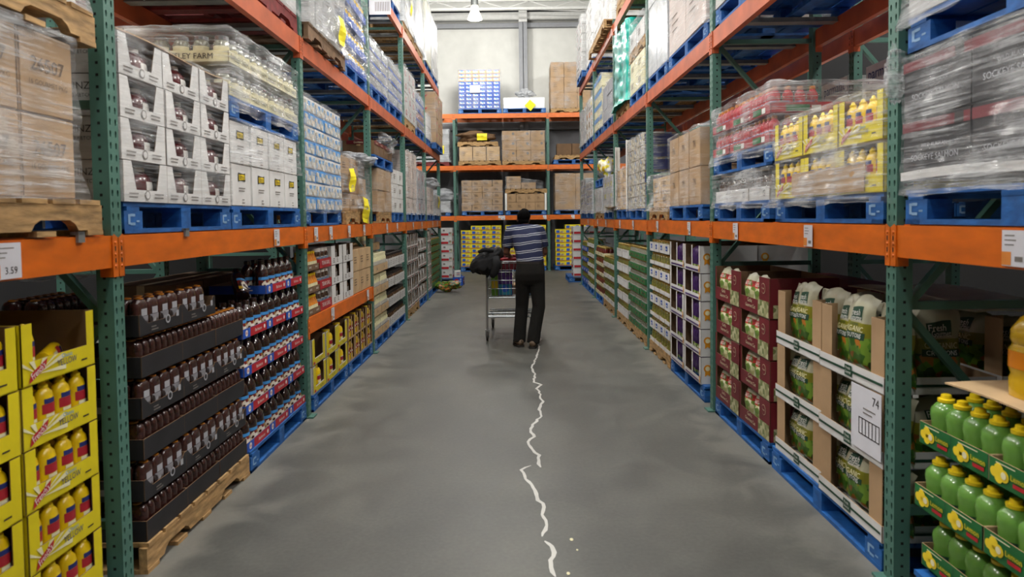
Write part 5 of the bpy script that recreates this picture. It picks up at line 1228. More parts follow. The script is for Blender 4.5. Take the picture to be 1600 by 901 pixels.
wrapped('R', 14.68, 15.8, L1, .74, 'silver-white can pack', 'sixth right bay shelf end', 'blue', 'white_load', 3, 4, 'film_heavy', deco=deco_canflat, rough=.03)

# ------------------------------------------------------------------ right row, second beam level
wrapped('R', 4.22, 5.40, L2, .9, 'high white carton', 'second beam by second post', 'blue', 'white_load', 2, 3, 'film_mid')
wrapped('R', 5.62, 6.98, L2, 1.15, 'large pinkish white carton', 'second beam third bay', 'blue', 'pink_load', 2, 2, 'film_mid', deco=deco_cardlines, rough=.008)
z = pallet('R', 7.04, 8.06, L2, 'blue', 'blue pallet under the silver-wrapped load')
grid('R', 7.06, 8.04, z, carton('silver_wrapped_carton', .49, .45, .4, 'silver_film', None, False), 2, 3, 'silver-wrapped carton', 'carton', 'second beam', 'silver-wrapped cartons', deep=2)
film('R', 7.04, 8.06, z-.03, z+1.21, 'shiny film around the silver-wrapped cartons', 'film_mid', rough=.012)
z = pallet('R', 8.24, 9.28, L2, 'blue', 'blue pallet under the yellowish load with a torn top')
grid('R', 8.26, 9.26, z, carton('yellowish_carton', .5, .45, .22, 'cream', deco_cardlines, False), 2, 2, 'yellowish carton', 'carton', 'second beam fourth bay', 'yellowish cartons', deep=2)
z2 = pallet('R', 8.22, 9.30, z+.45, 'wood', 'wood pallet between yellowish and white cartons')
grid('R', 8.26, 9.26, z2, carton('white_carton', .5, .45, .24, 'white_load', deco_cardlines, False), 2, 1, 'grey-white carton', 'carton', 'over the yellowish load', 'grey-white cartons over the yellowish load', deep=2)
film('R', 8.24, 9.28, z-.02, z+.9, 'loose white film around the yellowish cartons', 'film_mid', rough=.03)
z = pallet('R', 9.42, 10.50, L2, 'wood', 'wood pallet under the teal-wrapped load')
def teal_deco(m, w, d, h): pass
grid('R', 9.42, 10.50, z, carton('teal_wrapped_carton', .535, .5, .36, 'teal_film', None, False), 2, 3, 'teal-wrapped carton', 'carton', 'second beam', 'teal-wrapped cartons', deep=2)
MATS['film_teal'] = MATS['teal_film']
film('R', 9.38, 10.54, z-.02, z+1.12, 'teal stretch film around the tall load', 'teal_film', rough=.035, flare=.06, top=.4)
tg = MB().box(-.10, .10, -.002, 0, -.1, .1, 'tag_white'); lines(tg, lambda u, v, o=0: (u, -.004, v), -.08, .08, .06, 5, .03, 'ink_grey'); o = newobj('paper_label_sheet', tg.build('paper_label_sheet')); o.location = W('R', 10.0, -.06, 4.30); o.rotation_euler.z = ROT['R']; tag(o, 'crumpled white label sheet on the teal-wrapped load', 'label sheet')
wrapped('R', 10.86, 11.98, L2, .62, 'grey wrapped carton', 'second beam fifth bay', 'blue', 'card_grey', 2, 3, 'film_mid')
wrapped('R', 12.10, 13.16, L2, .95, 'blue-topped bottle case', 'second beam fifth bay end', 'blue', 'cream', 3, 4, 'film_mid', deco=lambda m, w, d, h: m.rect(m.face('F', w, d), -w/2, w/2, h*.6, h-.01, 'blue_light'))
wrapped('R', 13.46, 14.58, L2, .80, 'white and yellow jar case', 'second beam sixth bay', 'blue', 'card_white', 3, 4, 'film_mid', deco=lambda m, w, d, h: m.rect(m.face('F', w, d), -.08, .06, .03, h*.7, 'juice'))
wrapped('R', 14.66, 15.80, L2, .76, 'hazy white jar case', 'far end second beam right', 'blue', 'card_white', 3, 4, 'film_heavy', rough=.03)
# ------------------------------------------------------------------ right row, third beam level
wrapped('R', 8.30, 10.40, L3, .7, 'broad flat carton', 'third beam fourth bay right', 'wood', 'card', 4, 2, 'film_mid')
z = pallet('R', 10.86, 13.1, L3, 'wood', 'long wood pallet overhanging the third beam', dep=-.12)
grid('R', 10.9, 13.1, z, carton('white_carton', .55, .45, .35, 'card_white', deco_cardlines, False), 4, 2, 'white sagging carton', 'carton', 'long pallet third beam', 'white cartons on the long pallet')
film('R', 10.88, 13.12, z, z+.72, 'white film around the cartons on the long pallet', 'film_mid', rough=.03)
wrapped('R', 13.42, 14.5, L3, 1.2, 'clear-wrapped white carton', 'third beam sixth bay right', 'blue', 'card_white', 3, 5, 'film_mid', deco=deco_cardlines)
z = pallet('R', 14.62, 15.8, L3, 'blue', 'blue pallet under the tall column of printed drink packs', dep=-.08)
grid('R', 14.64, 15.78, z, p_water, 3, 6, 'printed white drink pack', 'carton', 'third beam end', 'printed white drink packs', dep=-.07, jit=.01, deep=2)
film('R', 14.62, 15.80, z, z+1.21, 'hazy film around the printed drink packs', 'film_mid', dep=-.09, rough=.02)
# milk cases on the rack behind
p_parm = carton('white_milk_carton_case', .46, .36, .35, 'card_white', deco_parm, tape=False)
XB = DR+RD+GAP+.02
for i, a in enumerate((3.2, 3.67, 4.14, 4.61, 5.08, 5.82, 6.29)):
    for r in range(3):
        place(p_parm, Vector((XB+.18, a, L1+.141+r*.351)), R(-90), f'white milk carton case, {rowname(r, 3)} layer, {ORD[i]} column, on the rack behind the crouton bay', 'carton', 'white milk carton cases')
for i, a in enumerate((3.60, 4.83, 6.21)):
    place(pal_proto(1.22, 'blue'), Vector((XB+.51, a, L1)), R(-90), f'blue pallet under the white milk cases, {ORD[i]} along', 'pallet', 'pallets')
z = pallet('R', 8.15, 9.40, 0, 'blue', 'blue pallet on the rack behind, under yellow cases', dep=RD+GAP)
grid('R', 8.16, 9.38, z, p_yb, 4, 8, 'yellow case', 'carton', 'on the rack behind the right row', 'yellow cases on the rack behind', dep=RD+GAP+.02)

# ------------------------------------------------------------------ end-wall rack
B1, B2, B3 = (v+.006 for v in LVB)
z = pallet('B', -1.56, -.28, 0, 'blue', 'blue pallet under the first stack of yellow and blue cases, end wall')
grid('B', -1.54, -.32, z, p_yb, 4, 9, 'yellow and blue case', 'carton', 'behind the dark jacket', 'yellow and blue cases, first stack', skip={(0, 8)}, jit=.006)
z = pallet('B', -.21, 1.03, 0, 'blue', 'blue pallet under the second stack of yellow and blue cases, end wall')
grid('B', -.19, 1.03, z, p_yb, 4, 9, 'yellow and blue case', 'carton', 'behind the shopper', 'yellow and blue cases, second stack', jit=.006)
z = pallet('B', 1.30, 2.50, 0, 'blue', 'blue pallet under the third stack of yellow and blue cases, end wall')
grid('B', 1.32, 2.50, z, p_yb, 4, 9, 'yellow and blue case', 'carton', 'past the second green post', 'yellow and blue cases, third stack', skip={(0, 8)}, jit=.006)
wrapped('B', -1.50, -.26, B1, .92, 'brown carton', 'end rack lowest shelf, first', 'blue', 'card', 4, 5, 'film', deco=deco_cardlines, flare=.0)
z = pallet('B', -.18, 1.05, B1, 'blue', 'blue pallet under the white-framed carton, end rack')
grid('B', -.14, 1.00, z, carton('brown_carton', .285, .44, .25, 'card', deco_cardlines), 4, 2, 'white-framed brown carton', 'carton', 'end rack lowest shelf', 'white-framed cartons')
for i, a in enumerate((-.165, 1.03)):
    b = MB().box(-.03, .03, -.03, -.02, 0, .52, 'white').box(-.03, .03, -.02, .04, 0, .006, 'white'); o = newobj('white_corner_strip', b.build('white_corner_strip')); o.location = W('B', a, .0, z); tag(o, f'white upright strip framing the end-rack cartons, {ORD[i]} of two', 'corner strip', 'white strips of the end-rack cartons')
z2 = pallet('B', -.18, 1.08, z+.51, 'wood', 'wood pallet on the white-framed cartons, end rack')
grid('B', -.15, .75, z2, carton('brown_carton', .44, .44, .19, 'card', deco_cardlines), 2, 2, 'brown carton', 'carton', 'upper wood pallet end rack', 'brown cartons on the upper wood pallet', skip={(1, 1)})
film('B', -.17, .95, z2, z2+.38, 'film stretched over the upper brown cartons of the end rack', 'film', slope=.15)
wrapped('B', 1.32, 2.56, B1, 1.10, 'large flat brown carton', 'end rack beside second post', 'blue', 'card', 2, 2, 'film', deco=deco_cardlines, flare=0)
wrapped('B', -3.0, -1.85, B1, .30, 'low white bag', 'end rack outer bay', 'blue', 'white_load', 2, 1, 'film_heavy', rough=.04)
wad('B', -2.2, .3, B1+.44, .5, .3, .18, 'white film heap on the outer bay of the end rack', 'film_heavy', .4, seed=41)
z = pallet('B', -1.58, -.30, B2, 'wood', 'wood pallet under the toppled cartons, end rack middle shelf')
grid('B', -1.54, -.34, z, carton('brown_carton', .395, .44, .42, 'card_light', deco_cardlines), 3, 1, 'brown carton', 'carton', 'under the crushed cardboard', 'brown cartons under the crushed cardboard', jit=.02)
z2 = pallet('B', -1.60, -.38, z+.43, 'wood', 'wood pallet under the crushed cardboard, end rack')
wad('B', -1.1, .4, z2, .5, .3, .16, 'crushed brown cardboard heaped on the wood pallet, end rack', 'card_dark', .45, 'crushed_cardboard', 'cardboard', None, 51)
ysign('B', -.86, z2+.14, .3, .2, 'yellow paper sign on the crushed cardboard', 0, True, -.02)
film('B', -1.56, -.33, z, z+.42, 'twisted film around the cartons under the crushed cardboard', 'film', rough=.03, flare=0)
wrapped('B', -.26, 1.03, B2, .88, 'brown carton with round mark', 'end rack middle shelf', 'wood', 'card', 3, 3, 'film', deco=lambda m, w, d, h: (m.disc(m.face('F', w, d), .12, h*.7, .04, 'ink_grey'), lines(m, m.face('F', w, d), -.15, .02, h*.5, 2, .04)), flare=0)
z = pallet('B', 1.28, 2.5, B2, 'blue', 'blue pallet under a wood pallet, end rack middle shelf')
z = pallet('B', 1.32, 2.3, z, 'wood', 'wood pallet stacked on a blue one, end rack')
grid('B', 1.38, 2.3, z, carton('dark_brown_carton', .45, .44, .34, 'card_dark', deco_cardlines), 2, 1, 'dark brown carton', 'carton', 'on two stacked pallets', 'dark brown cartons on stacked pallets')
wrapped('B', -3.05, -1.86, B2, .95, 'white wrapped bale', 'end rack middle shelf outer bay', 'red', 'white_load', 2, 2, 'film_heavy', rough=.03)
ysign('B', -2.15, B2+.50, .3, .28, 'yellow paper sign on the white wrapped bales, end rack', 0, False)
z = pallet('B', -1.56, -.26, B3, 'blue', 'blue pallet under the tall block of blue grocery cases')
grid('B', -1.54, -.30, z, p_blueB, 6, 10, 'blue grocery case', 'carton', 'top shelf end rack', 'blue grocery cases', prow=[p_blueB]*6+[p_blueB]*1+[p_blueBo]*3, jit=.002)
film('B', -1.56, -.28, z-.02, z+1.17, 'clear film around the tall block of blue cases', 'film', rough=.006, flare=0)
tg = MB().box(-.15, .15, -.002, 0, -.11, .11, 'tag_white'); lines(tg, lambda u, v, o=0: (u, -.004, v), -.12, .12, .06, 4, .035, 'ink_grey'); o = newobj('paper_label_sheet', tg.build('paper_label_sheet')); o.location = W('B', -1.05, -.04, 5.47); tag(o, 'white paper label on the tall block of blue cases', 'label sheet')
z = pallet('B', -.22, 1.07, B3, 'blue', 'blue pallet under the low white bundle, end rack top')
wad('B', .42, .45, z-.02, .60, .40, .18, 'low white wrapped bundle on the end rack', 'white_film_solid', .12, 'wrapped_bundle', 'wrapped bundle', None, 61)
grid('B', -.20, 1.04, z, carton('low_white_bale', .62, .5, .32, 'white_film_solid', None, False), 2, 1, 'low white bale', 'bale', 'top shelf end rack', 'low white bales')
wad('B', .46, .3, z+.33, .24, .2, .11, 'white film tuft on top of the low white bales', 'film_heavy', .6, seed=66)
o = ysign('B', .60, z+.08, .24, .24, 'yellow diamond-turned paper sign on the low white bales', R(42), False)
wrapped('B', 1.22, 2.42, B3, 1.36, 'brown carton', 'top shelf beside steel column', 'wood', 'card', 3, 3, 'film', deco=deco_cardlines, flare=0)
# small barcode card sticking out at the third post, second level
ac = MB().box(-.001, .001, -.26, 0, -.10, .10, 'tag_white'); 
for i in range(9): ac.add([(-.0018, -.24+i*.02, -.06), (-.0018, -.232+i*.02, -.06), (-.0018, -.232+i*.02, .05), (-.0018, -.24+i*.02, .05)], [(0, 1, 2, 3)], 'ink_grey')
o = newobj('location_card', ac.build('location_card')); o.location = W('L', 8.06, -.02, 4.15); o.rotation_euler.z = ROT['L']; tag(o, 'white striped card sticking out from the upright beside gold jars', 'card')
# ------------------------------------------------------------------ shopping cart
cx0, cx1, cy0, cy1 = -.37, .35, 8.80, 9.80
cart = newobj('shopping_cart', None); cart.location = (0, 0, 0); tag(cart, 'large grey wire shopping cart pushed by the man in the striped shirt', 'shopping cart')
def cpart(name, mb, par=cart, sm=True): return newobj(name, mb.build(name, sm, 40), par)
fr = MB()
ux, lx = [cx0+.03, cx1-.03], [cx0+.02, cx1-.02]
for x in (cx0+.03, cx1-.03):
    fr.tube([(x, cy0-.10, 1.06), (x, cy0-.02, .98), (x, cy0+.02, .60), (x, cy0-.03, .34), (x, cy0-.05, .14)], .015, 'chrome')
    fr.tube([(x, cy0, .30), (x*.9+.0, cy1-.1, .27), (x*.85, cy1, .16)], .014, 'chrome')
    fr.tube([(x*.95, cy0+.02, .56), (x*.9, cy1, .62)], .012, 'chrome')
fr.tube([(cx0+.03, cy0-.0, .31), (cx1-.03, cy0, .31)], .013, 'chrome'); fr.tube([(cx0+.06, cy1-.1, .27), (cx1-.06, cy1-.1, .27)], .013, 'chrome')
cpart('frame', fr)
hd = MB().tube([(cx0, cy0-.12, 1.08), (cx1, cy0-.12, 1.08)], .017, 'red', 10).tube([(cx0+.03, cy0-.12, 1.08), (cx0+.03, cy0-.10, 1.05)], .014, 'chrome').tube([(cx1-.03, cy0-.12, 1.08), (cx1-.03, cy0-.10, 1.05)], .014, 'chrome')
cpart('handle', hd)
bk = MB()
def cpt(u, v, z):      # u,v in 0..1 over the basket plan, tapering to the front and floor
    k = (z-.56)/.46; wx = (cx1-cx0)*(.86+.14*k)*(1-.16*v); y0 = cy0+.03*(1-k); y1 = cy1-.08+.14*k
    return ((cx0+cx1)/2 + (u-.5)*wx, y0+(y1-y0)*v, z+ (0.02*v))
loop = lambda z: [cpt(0, 0, z), cpt(0, 1, z), cpt(1, 1, z), cpt(1, 0, z), cpt(0, 0, z)]
for z, r in ((1.02, .009), (.90, .004), (.79, .006), (.68, .004), (.56, .009)): bk.tube(loop(z), r, 'chrome', 6)
for i in range(1, 13): u = i/13; bk.tube([cpt(u, 0, 1.02), cpt(u, 0, .56), cpt(u, 1, .56), cpt(u, 1, 1.02)], .0035, 'chrome', 5)
for i in range(1, 18): v = i/18; bk.tube([cpt(0, v, 1.02), cpt(0, v, .56), cpt(1, v, .56), cpt(1, v, 1.02)], .0035, 'chrome', 5)
cpart('wire_basket', bk)
lt = MB(); 
for i in range(9): x = cx0+.05+i*(cx1-cx0-.1)/8; lt.tube([(x, cy0+.02, .315), (x*.9, cy1-.1, .285)], .004, 'chrome', 5)
for i in range(4): y = cy0+.02+i*.27; lt.tube([(cx0+.04, y, .32-i*.008), (cx1-.04, y, .32-i*.008)], .008, 'chrome', 6)
lt.tube([(cx0+.03, cy0+.01, .36), (cx1-.03, cy0+.01, .36)], .008, 'chrome', 6)
cpart('lower_tray', lt)
cs = MB()      # folding child seat at the handle end
for i in range(8): x = cx0+.06+i*(cx1-cx0-.12)/7; cs.tube([(x, cy0+.01, 1.04), (x, cy0+.22, .80)], .004, 'chrome', 5)
cs.tube([(cx0+.05, cy0+.01, 1.04), (cx1-.05, cy0+.01, 1.04)], .007, 'chrome', 6).tube([(cx0+.05, cy0+.22, .80), (cx1-.05, cy0+.22, .80)], .007, 'chrome', 6)
cpart('child_seat', cs)
for (x, y) in ((cx0+.03, cy0-.05), (cx1-.01, cy0-.05), (cx0+.075, cy1-.02), (cx1-.075, cy1-.02)):
    w = MB(); w.lathe([(.045, -.016), (.062, -.012), (.062, .012), (.045, .016)], 'rubber', 20); w.xf(Matrix.Translation((x, y, .064)) @ Matrix.Rotation(R(90), 4, 'Y'))
    wo = cpart('wheel', w); f = MB().box(x-.026, x-.02, y-.02, y+.02, .05, .14, 'chrome').box(x+.02, x+.026, y-.02, y+.02, .05, .14, 'chrome').box(x-.026, x+.026, y-.025, y+.025, .13, .15, 'chrome'); cpart('caster_fork', f, wo, False)
# goods in the cart
def item(name, w, d, h, x, y, z, body, deco, lab, cat='box', rz=0): p = carton(name, w, d, h, body, deco, False); place(p, (x, y, z), rz, lab, cat)
item('detergent_box', .20, .16, .34, -.10, 9.0, .575, 'purple', lambda m, w, d, h: (m.rect(m.face('F', w, d), -w/2+.01, w/2-.01, .01, h*.45, 'plastic_teal'), m.disc(m.face('F', w, d), 0, h*.28, .05, 'blue', .003)), 'purple and teal box standing in the cart basket')
item('grocery_box', .11, .18, .32, -.235, 9.02, .575, 'plastic_green', lambda m, w, d, h: m.rect(m.face('F', w, d), -w/2+.01, w/2-.01, .10, .2, 'lemon'), 'bright green box at the rail side of the cart basket')
item('grocery_box', .22, .24, .22, .16, 9.0, .575, 'label_mix', None, 'mottled pale box beside the purple box in the cart')
item('grocery_box', .34, .16, .20, -.02, 8.96, .925, 'maroon', None, 'dark red box on top of the goods in the cart')
for i, x in enumerate((-.14, -.03)):
    o = place(jar('white_capped_tin', .04, .16, 'white', 'silver'), (x, 9.22, .70), 0, f'white-capped tin poking up in the cart basket, {ORD[i]} from the rail', 'tin', 'white-capped tins in the cart')
item('grocery_box', .5, .4, .12, .0, 9.30, .575, 'card', None, 'flat brown box lying in the front of the cart basket')

# dark jacket thrown over the corner of the cart
def jacket():
    bm = bmesh.new(); bmesh.ops.create_icosphere(bm, subdivisions=5, radius=1); off = Vector((2.2, 7.1, 4))
    for v in bm.verts:
        c = v.co.copy()
        x, y, z = c.x*.215, c.y*.17, c.z*.13
        k = 1 + .20*noise.noise(c*1.2+off) + .05*noise.noise(Vector((c.x*4, c.y*2, c.z*5))+off)
        z -= .16*x/.215*-.0; x *= k; y *= k; z *= k
        ang = -.26; x, z = x*math.cos(ang)+z*math.sin(ang)*-1, x*math.sin(ang)*-1*1+z*math.cos(ang)
        if c.z < -.1: z -= .10*max(0, 1-abs(c.x+.0))*(.6+.6*noise.noise(c*2.5+off)) + (.05 if c.x > .1 and c.x < .7 else 0)
        z += .010*math.sin(x*45+noise.noise(c*2)*4)*(.4+abs(c.z))
        v.co = (x, y, z)
    me = bpy.data.meshes.new('jacket'); bm.to_mesh(me); bm.free(); me.materials.append(MATS['black_cloth']); me.polygons.foreach_set('use_smooth', [True]*len(me.polygons)); return me
jk = newobj('jacket', jacket()); jk.location = (-.325, 8.72, 1.075); jk.scale = (1.05, 1, 1.05); tag(jk, 'crumpled black jacket draped over the rail-side corner of the cart', 'jacket')
slv = MB(); slv.tube([(.10, -.13, .03), (.12, -.17, -.05), (.09, -.16, -.15), (.06, -.13, -.20)], [.05, .055, .05, .035], 'black_cloth', 12); newobj('sleeve', slv.build('sleeve', True), jk)
clr = MB(); clr.tube([(-.10, -.10, .10), (-.02, -.14, .13), (.08, -.12, .11)], [.02, .03, .02], 'black_cloth', 10); newobj('collar', clr.build('collar', True), jk)

# ------------------------------------------------------------------ the man
man = newobj('person', None); man.location = (.22, 8.32, 0); MO = Vector((.22, 8.32, 0))
tag(man, 'man seen from behind in navy striped polo shirt and dark trousers, leaning on cart', 'person')
def V(x, y, z): return Vector((x, y, z)) - MO
def loft(mb, rings, m, n=20, cap=True):
    """rings: (centre, rx, ry[, tilt about x, yaw])"""
    vs, fs = [], []
    for r in rings:
        c, rx, ry = r[0], r[1], r[2]; tx = r[3] if len(r) > 3 else 0; yw = r[4] if len(r) > 4 else 0
        M = Matrix.Rotation(yw, 3, 'Z') @ Matrix.Rotation(tx, 3, 'X')
        for k in range(n):
            a = 2*math.pi*k/n; ca, sa = math.cos(a), math.sin(a); e = .82
            vs.append(c + M @ Vector((math.copysign(abs(ca)**e, ca)*rx, math.copysign(abs(sa)**e, sa)*ry, 0)))
    for i in range(len(rings)-1):
        for k in range(n): fs.append((i*n+k, i*n+(k+1) % n, (i+1)*n+(k+1) % n, (i+1)*n+k))
    if cap: fs += [tuple(range(n))[::-1], tuple((len(rings)-1)*n+k for k in range(n))]
    mb.add(vs, fs, m)
def blob(mb, c, rx, ry, rz, m, n=16, rot=None):
    vs, fs = [], []; h = n//2
    for j in range(1, h):
        for k in range(n):
            p = Vector((rx*math.sin(math.pi*j/h)*math.cos(2*math.pi*k/n), ry*math.sin(math.pi*j/h)*math.sin(2*math.pi*k/n), rz*math.cos(math.pi*j/h)))
            if rot: p = rot @ p
            vs.append(c+p)
    t, b = Vector((0, 0, rz)), Vector((0, 0, -rz)); 
    if rot: t, b = rot @ t, rot @ b
    vs += [c+t, c+b]
    for j in range(h-2):
        for k in range(n): fs.append((j*n+k, (j+1)*n+k, (j+1)*n+(k+1) % n, j*n+(k+1) % n))
    for k in range(n): fs.append((len(vs)-2, k, (k+1) % n)); fs.append((len(vs)-1, (h-2)*n+(k+1) % n, (h-2)*n+k))
    mb.add(vs, fs, m)
def fuse(name, mb, voxel, smooth=4, par=man):
    o = newobj(name, mb.build(name, True), par)
    r = o.modifiers.new('r', 'REMESH'); r.mode = 'VOXEL'; r.voxel_size = voxel; r.use_smooth_shade = True
    s = o.modifiers.new('s', 'SMOOTH'); s.iterations = smooth; s.factor = .5
    return o
# joints (world)
hipL, hipR = V(.135, 8.33, .92), V(.305, 8.33, .92)
kneeL, kneeR = V(.115, 8.40, .50), V(.325, 8.33, .50)
ankL, ankR = V(.075, 8.36, .085), V(.245, 8.26, .085)
shL, shR = V(-.015, 8.47, 1.435), V(.355, 8.47, 1.435)
elL, elR = V(-.075, 8.50, 1.165), V(.415, 8.50, 1.165)
wrL, wrR = V(-.03, 8.665, 1.115), V(.33, 8.665, 1.115)
pel, chest, neck, head = V(.222, 8.33, 1.0), V(.185, 8.42, 1.32), V(.165, 8.50, 1.50), V(.150, 8.545, 1.605)
body = MB()
body.tube([wrL*1.0, (wrL+elL)/2, elL], [.026, .036, .04], 'skin', 14); body.tube([elL, (elL+shL)/2, shL], [.04, .047, .052], 'skin', 14)
body.tube([wrR, (wrR+elR)/2, elR], [.026, .036, .04], 'skin', 14); body.tube([elR, (elR+shR)/2, shR], [.04, .047, .052], 'skin', 14)
loft(body, [(pel-Vector((0, 0, .12)), .15, .10), (pel, .155, .105), ((pel+chest)/2, .145, .095), (chest, .165, .105), (V(.17, 8.46, 1.42), .15, .09), (V(.166, 8.48, 1.465), .075, .065)], 'skin', 24)
body.tube([shL, V(.05, 8.475, 1.44), V(.165, 8.48, 1.45), V(.28, 8.475, 1.44), shR], [.045, .048, .05, .048, .045], 'skin', 12)
body.tube([V(.17, 8.47, 1.44), neck, V(.155, 8.53, 1.55)], [.062, .055, .056], 'skin', 16)
rh = Matrix.Rotation(R(-18), 3, 'X') @ Matrix.Rotation(R(6), 3, 'Y')
blob(body, head+Vector((0, -.005, .012)), .074, .092, .092, 'skin', 24, rh)
blob(body, head+Vector((0, .035, -.045)), .052, .058, .062, 'skin', 20, rh)           # jaw and face
blob(body, head+Vector((0, .098, -.028)), .012, .018, .022, 'skin', 10, rh)            # nose
blob(body, head+Vector((0, .085, -.064)), .022, .010, .007, 'skin', 10, rh); blob(body, head+Vector((0, .083, -.076)), .019, .010, .007, 'skin', 10, rh)
for s in (-1, 1):
    blob(body, head+Vector((s*.077, .0, -.018)), .010, .018, .030, 'skin', 12, rh)      # ears
    blob(body, head+Vector((s*.03, .078, .004)), .018, .012, .006, 'skin', 10, rh)      # brows
for (hip, kn, an) in ((hipL, kneeL, ankL), (hipR, kneeR, ankR)):
    body.tube([hip+Vector((0, 0, .05)), (hip+kn)/2, kn, kn*.6+an*.4, an], [.085, .072, .053, .052, .034], 'skin', 16)
    loft(body, [(an+Vector((0, -.03, .02)), .034, .04), (an+Vector((0, .02, -.04)), .036, .075), (an+Vector((0, .03, -.065)), .036, .09)], 'skin', 14)
for s, wr, el in ((-1, wrL, elL), (1, wrR, elR)):      # hands closed over the handle bar
    hc = wr + Vector((-s*.01, .045, .005)); loft(body, [(wr, .026, .02, R(90)), (wr+Vector((-s*.004, .03, .004)), .036, .016, R(80)), (wr+Vector((-s*.006, .065, .004)), .040, .014, R(75))], 'skin', 14)
    for i in range(4):
        fx = (i-1.5)*.0205; L = (.9, 1.0, .95, .78)[i if s < 0 else 3-i]; b = wr+Vector((-s*.006+fx, .066, .003))
        body.tube([b, b+Vector((0, .026*L, .002)), b+Vector((0, .042*L, -.020)), b+Vector((0, .030*L, -.042*L))], [.0092, .009, .0085, .0072], 'skin', 8)
    tb = wr+Vector((-s*.030, .030, -.002)); body.tube([tb, tb+Vector((-s*.016, .022, -.014)), tb+Vector((-s*.012, .040, -.034))], [.011, .0105, .008], 'skin', 8)
bo = fuse('body', body, .0055, 4)
# hair
hr = MB(); blob(hr, head+Vector((0, -.014, .026)), .083, .098, .092, 'hair', 28, rh); blob(hr, head+Vector((0, -.045, -.030)), .070, .058, .055, 'hair', 22, rh)
for k in range(40):
    a = random.uniform(0, 6.28); b = random.uniform(-.2, 1.4); d = Vector((math.cos(a)*math.cos(b)*.074, math.sin(a)*math.cos(b)*.085-.014, math.sin(b)*.084+.03)); blob(hr, head+rh @ d, .018, .018, .014, 'hair', 8)
ho = fuse('hair', hr, .006, 2)
# eyes
ey = MB()
for s in (-1, 1): blob(ey, head+Vector((s*.03, .083, -.008)), .010, .007, .007, 'white', 10); blob(ey, head+Vector((s*.03, .0885, -.008)), .004, .003, .004, 'ink', 8)
newobj('eyes', ey.build('eyes', True), man)
# shirt with paired pale stripes that follow the cloth
def shirt_mat():
    m = bpy.data.materials.new('striped_cloth'); m.use_nodes = True; MATS['striped_cloth'] = m
    nt = m.node_tree; N, L = nt.nodes, nt.links; b = N['Principled BSDF']; b.inputs['Roughness'].default_value = .85
    tc = N.new('ShaderNodeTexCoord'); sp = N.new('ShaderNodeSeparateXYZ'); L.new(tc.outputs['Object'], sp.inputs[0])
    nz = N.new('ShaderNodeTexNoise'); nz.inputs['Scale'].default_value = 5; L.new(tc.outputs['Object'], nz.inputs[0])
    a = N.new('ShaderNodeMath'); a.operation = 'MULTIPLY_ADD'; a.inputs[1].default_value = .035; L.new(nz.outputs['Fac'], a.inputs[0]); L.new(sp.outputs[2], a.inputs[2])
    x2 = N.new('ShaderNodeMath'); x2.operation = 'MULTIPLY_ADD'; x2.inputs[1].default_value = -.10; L.new(sp.outputs[0], x2.inputs[0]); L.new(a.outputs[0], x2.inputs[2])
    dv = N.new('ShaderNodeMath'); dv.operation = 'DIVIDE'; dv.inputs[1].default_value = .098; L.new(x2.outputs[0], dv.inputs[0])
    fr = N.new('ShaderNodeMath'); fr.operation = 'FRACT'; L.new(dv.outputs[0], fr.inputs[0])
    rp = N.new('ShaderNodeValToRGB'); rp.color_ramp.interpolation = 'CONSTANT'; e = rp.color_ramp.elements
    navy, pale = srgb('#1b2346'), srgb('#a9adb4'); e[0].color = navy; e[1].position = .30; e[1].color = pale
    for p, c in ((.40, navy), (.52, pale), (.62, navy)): x = e.new(p); x.color = c
    L.new(fr.outputs[0], rp.inputs[0]); L.new(rp.outputs[0], b.inputs['Base Color'])
    bp = N.new('ShaderNodeBump'); bp.inputs['Strength'].default_value = .4; bp.inputs['Distance'].default_value = .02; L.new(nz.outputs['Fac'], bp.inputs['Height']); L.new(bp.outputs[0], b.inputs['Normal'])
shirt_mat()
st = MB(); SM = 'striped_cloth'
loft(st, [(V(.224, 8.325, 1.035), .170, .122), (V(.222, 8.33, 1.09), .172, .122), (V(.21, 8.36, 1.18), .172, .120, R(-14)), (V(.195, 8.40, 1.28), .186, .124, R(-18)), (V(.18, 8.435, 1.37), .196, .118, R(-20)), (V(.17, 8.46, 1.43), .178, .10, R(-20)), (V(.166, 8.475, 1.475), .10, .078, R(-20))], SM, 28)
st.tube([shL+Vector((.03, 0, .0)), V(.06, 8.47, 1.45), V(.165, 8.475, 1.465), V(.28, 8.47, 1.45), shR-Vector((.03, 0, 0))], [.074, .078, .074, .078, .074], SM, 14)
for sh, el in ((shL, elL), (shR, elR)): st.tube([sh+Vector((0, 0, .004)), sh*.6+el*.4, sh*.28+el*.72], [.074, .074, .071], SM, 16)
st.tube([neck+Vector((0, -.02, -.035)), neck+Vector((0, -.005, .005))], [.072, .066], SM, 16)
blob(st, shL+Vector((.015, 0, .0)), .085, .082, .085, SM); blob(st, shR-Vector((.015, 0, .0)), .085, .082, .085, SM)
for x in (.02, .09, .24, .31): blob(st, V(x, 8.475, 1.445), .08, .085, .082, SM)
so = fuse('striped_polo_shirt', st, .009, 5)
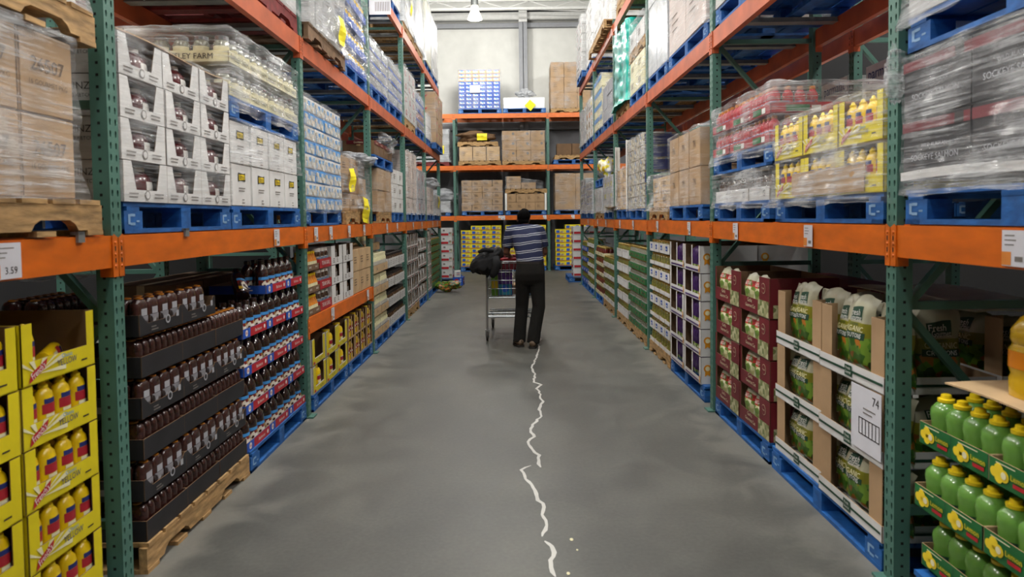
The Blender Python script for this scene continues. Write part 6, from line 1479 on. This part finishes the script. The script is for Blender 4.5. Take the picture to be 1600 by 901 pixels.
# trousers
tr = MB()
loft(tr, [(V(.224, 8.325, 1.065), .166, .116), (V(.222, 8.32, 1.0), .178, .13), (V(.222, 8.315, .92), .184, .138), (V(.222, 8.32, .84), .182, .125), (V(.222, 8.33, .78), .16, .09)], 'trouser', 26)
for (hip, kn, an, s) in ((hipL, kneeL, ankL, -1), (hipR, kneeR, ankR, 1)):
    tr.tube([hip+Vector((0, -.0, .0)), hip*.7+kn*.3, hip*.3+kn*.7, kn, kn*.6+an*.4, kn*.25+an*.75, an+Vector((0, -.01, -.03))], [.102, .097, .088, .082, .080, .080, .080], 'trouser', 18)
to = fuse('dark_trousers', tr, .010, 4)
bl = MB(); loft(bl, [(V(.223, 8.325, 1.045), .172, .122), (V(.223, 8.325, 1.075), .171, .121)], 'ink', 28, False); newobj('belt', bl.build('belt', True), man)
for an, yw in ((ankL, R(18)), (ankR, R(-10))):
    s = MB(); c = Vector((an.x, an.y, 0)); M = Matrix.Translation(c) @ Matrix.Rotation(yw, 4, 'Z')
    prof = [(-.085, .034), (-.06, .042), (0, .040), (.06, .047), (.12, .044), (.165, .025)]
    vs = []; fs = []; n = 12
    for (y, w) in prof:
        hh = .075 if y < .02 else .075-.05*(y-.02)/.15
        for k in range(n): a = 2*math.pi*k/n; vs.append(M @ Vector((w*math.cos(a), y, .022+hh/2+hh/2*math.sin(a))))
    for i in range(len(prof)-1):
        for k in range(n): fs.append((i*n+k, (i+1)*n+k, (i+1)*n+(k+1) % n, i*n+(k+1) % n))
    fs += [tuple(range(n)), tuple((len(prof)-1)*n+k for k in range(n))[::-1]]
    s.add(vs, fs, 'shoe')
    sh_ = newobj('shoe', s.build('shoe', True), man)
    q = MB(); pts = [(w+.003, y) for y, w in prof] + [(-w-.003, y) for y, w in prof[::-1]]
    q.add([M @ Vector((x, y, .001)) for x, y in pts] + [M @ Vector((x, y, .026)) for x, y in pts], [tuple(range(len(pts)))[::-1], tuple(range(len(pts), 2*len(pts)))] + [(k, (k+1) % len(pts), (k+1) % len(pts)+len(pts), k+len(pts)) for k in range(len(pts))], 'sole'); newobj('sole', q.build('sole'), sh_)
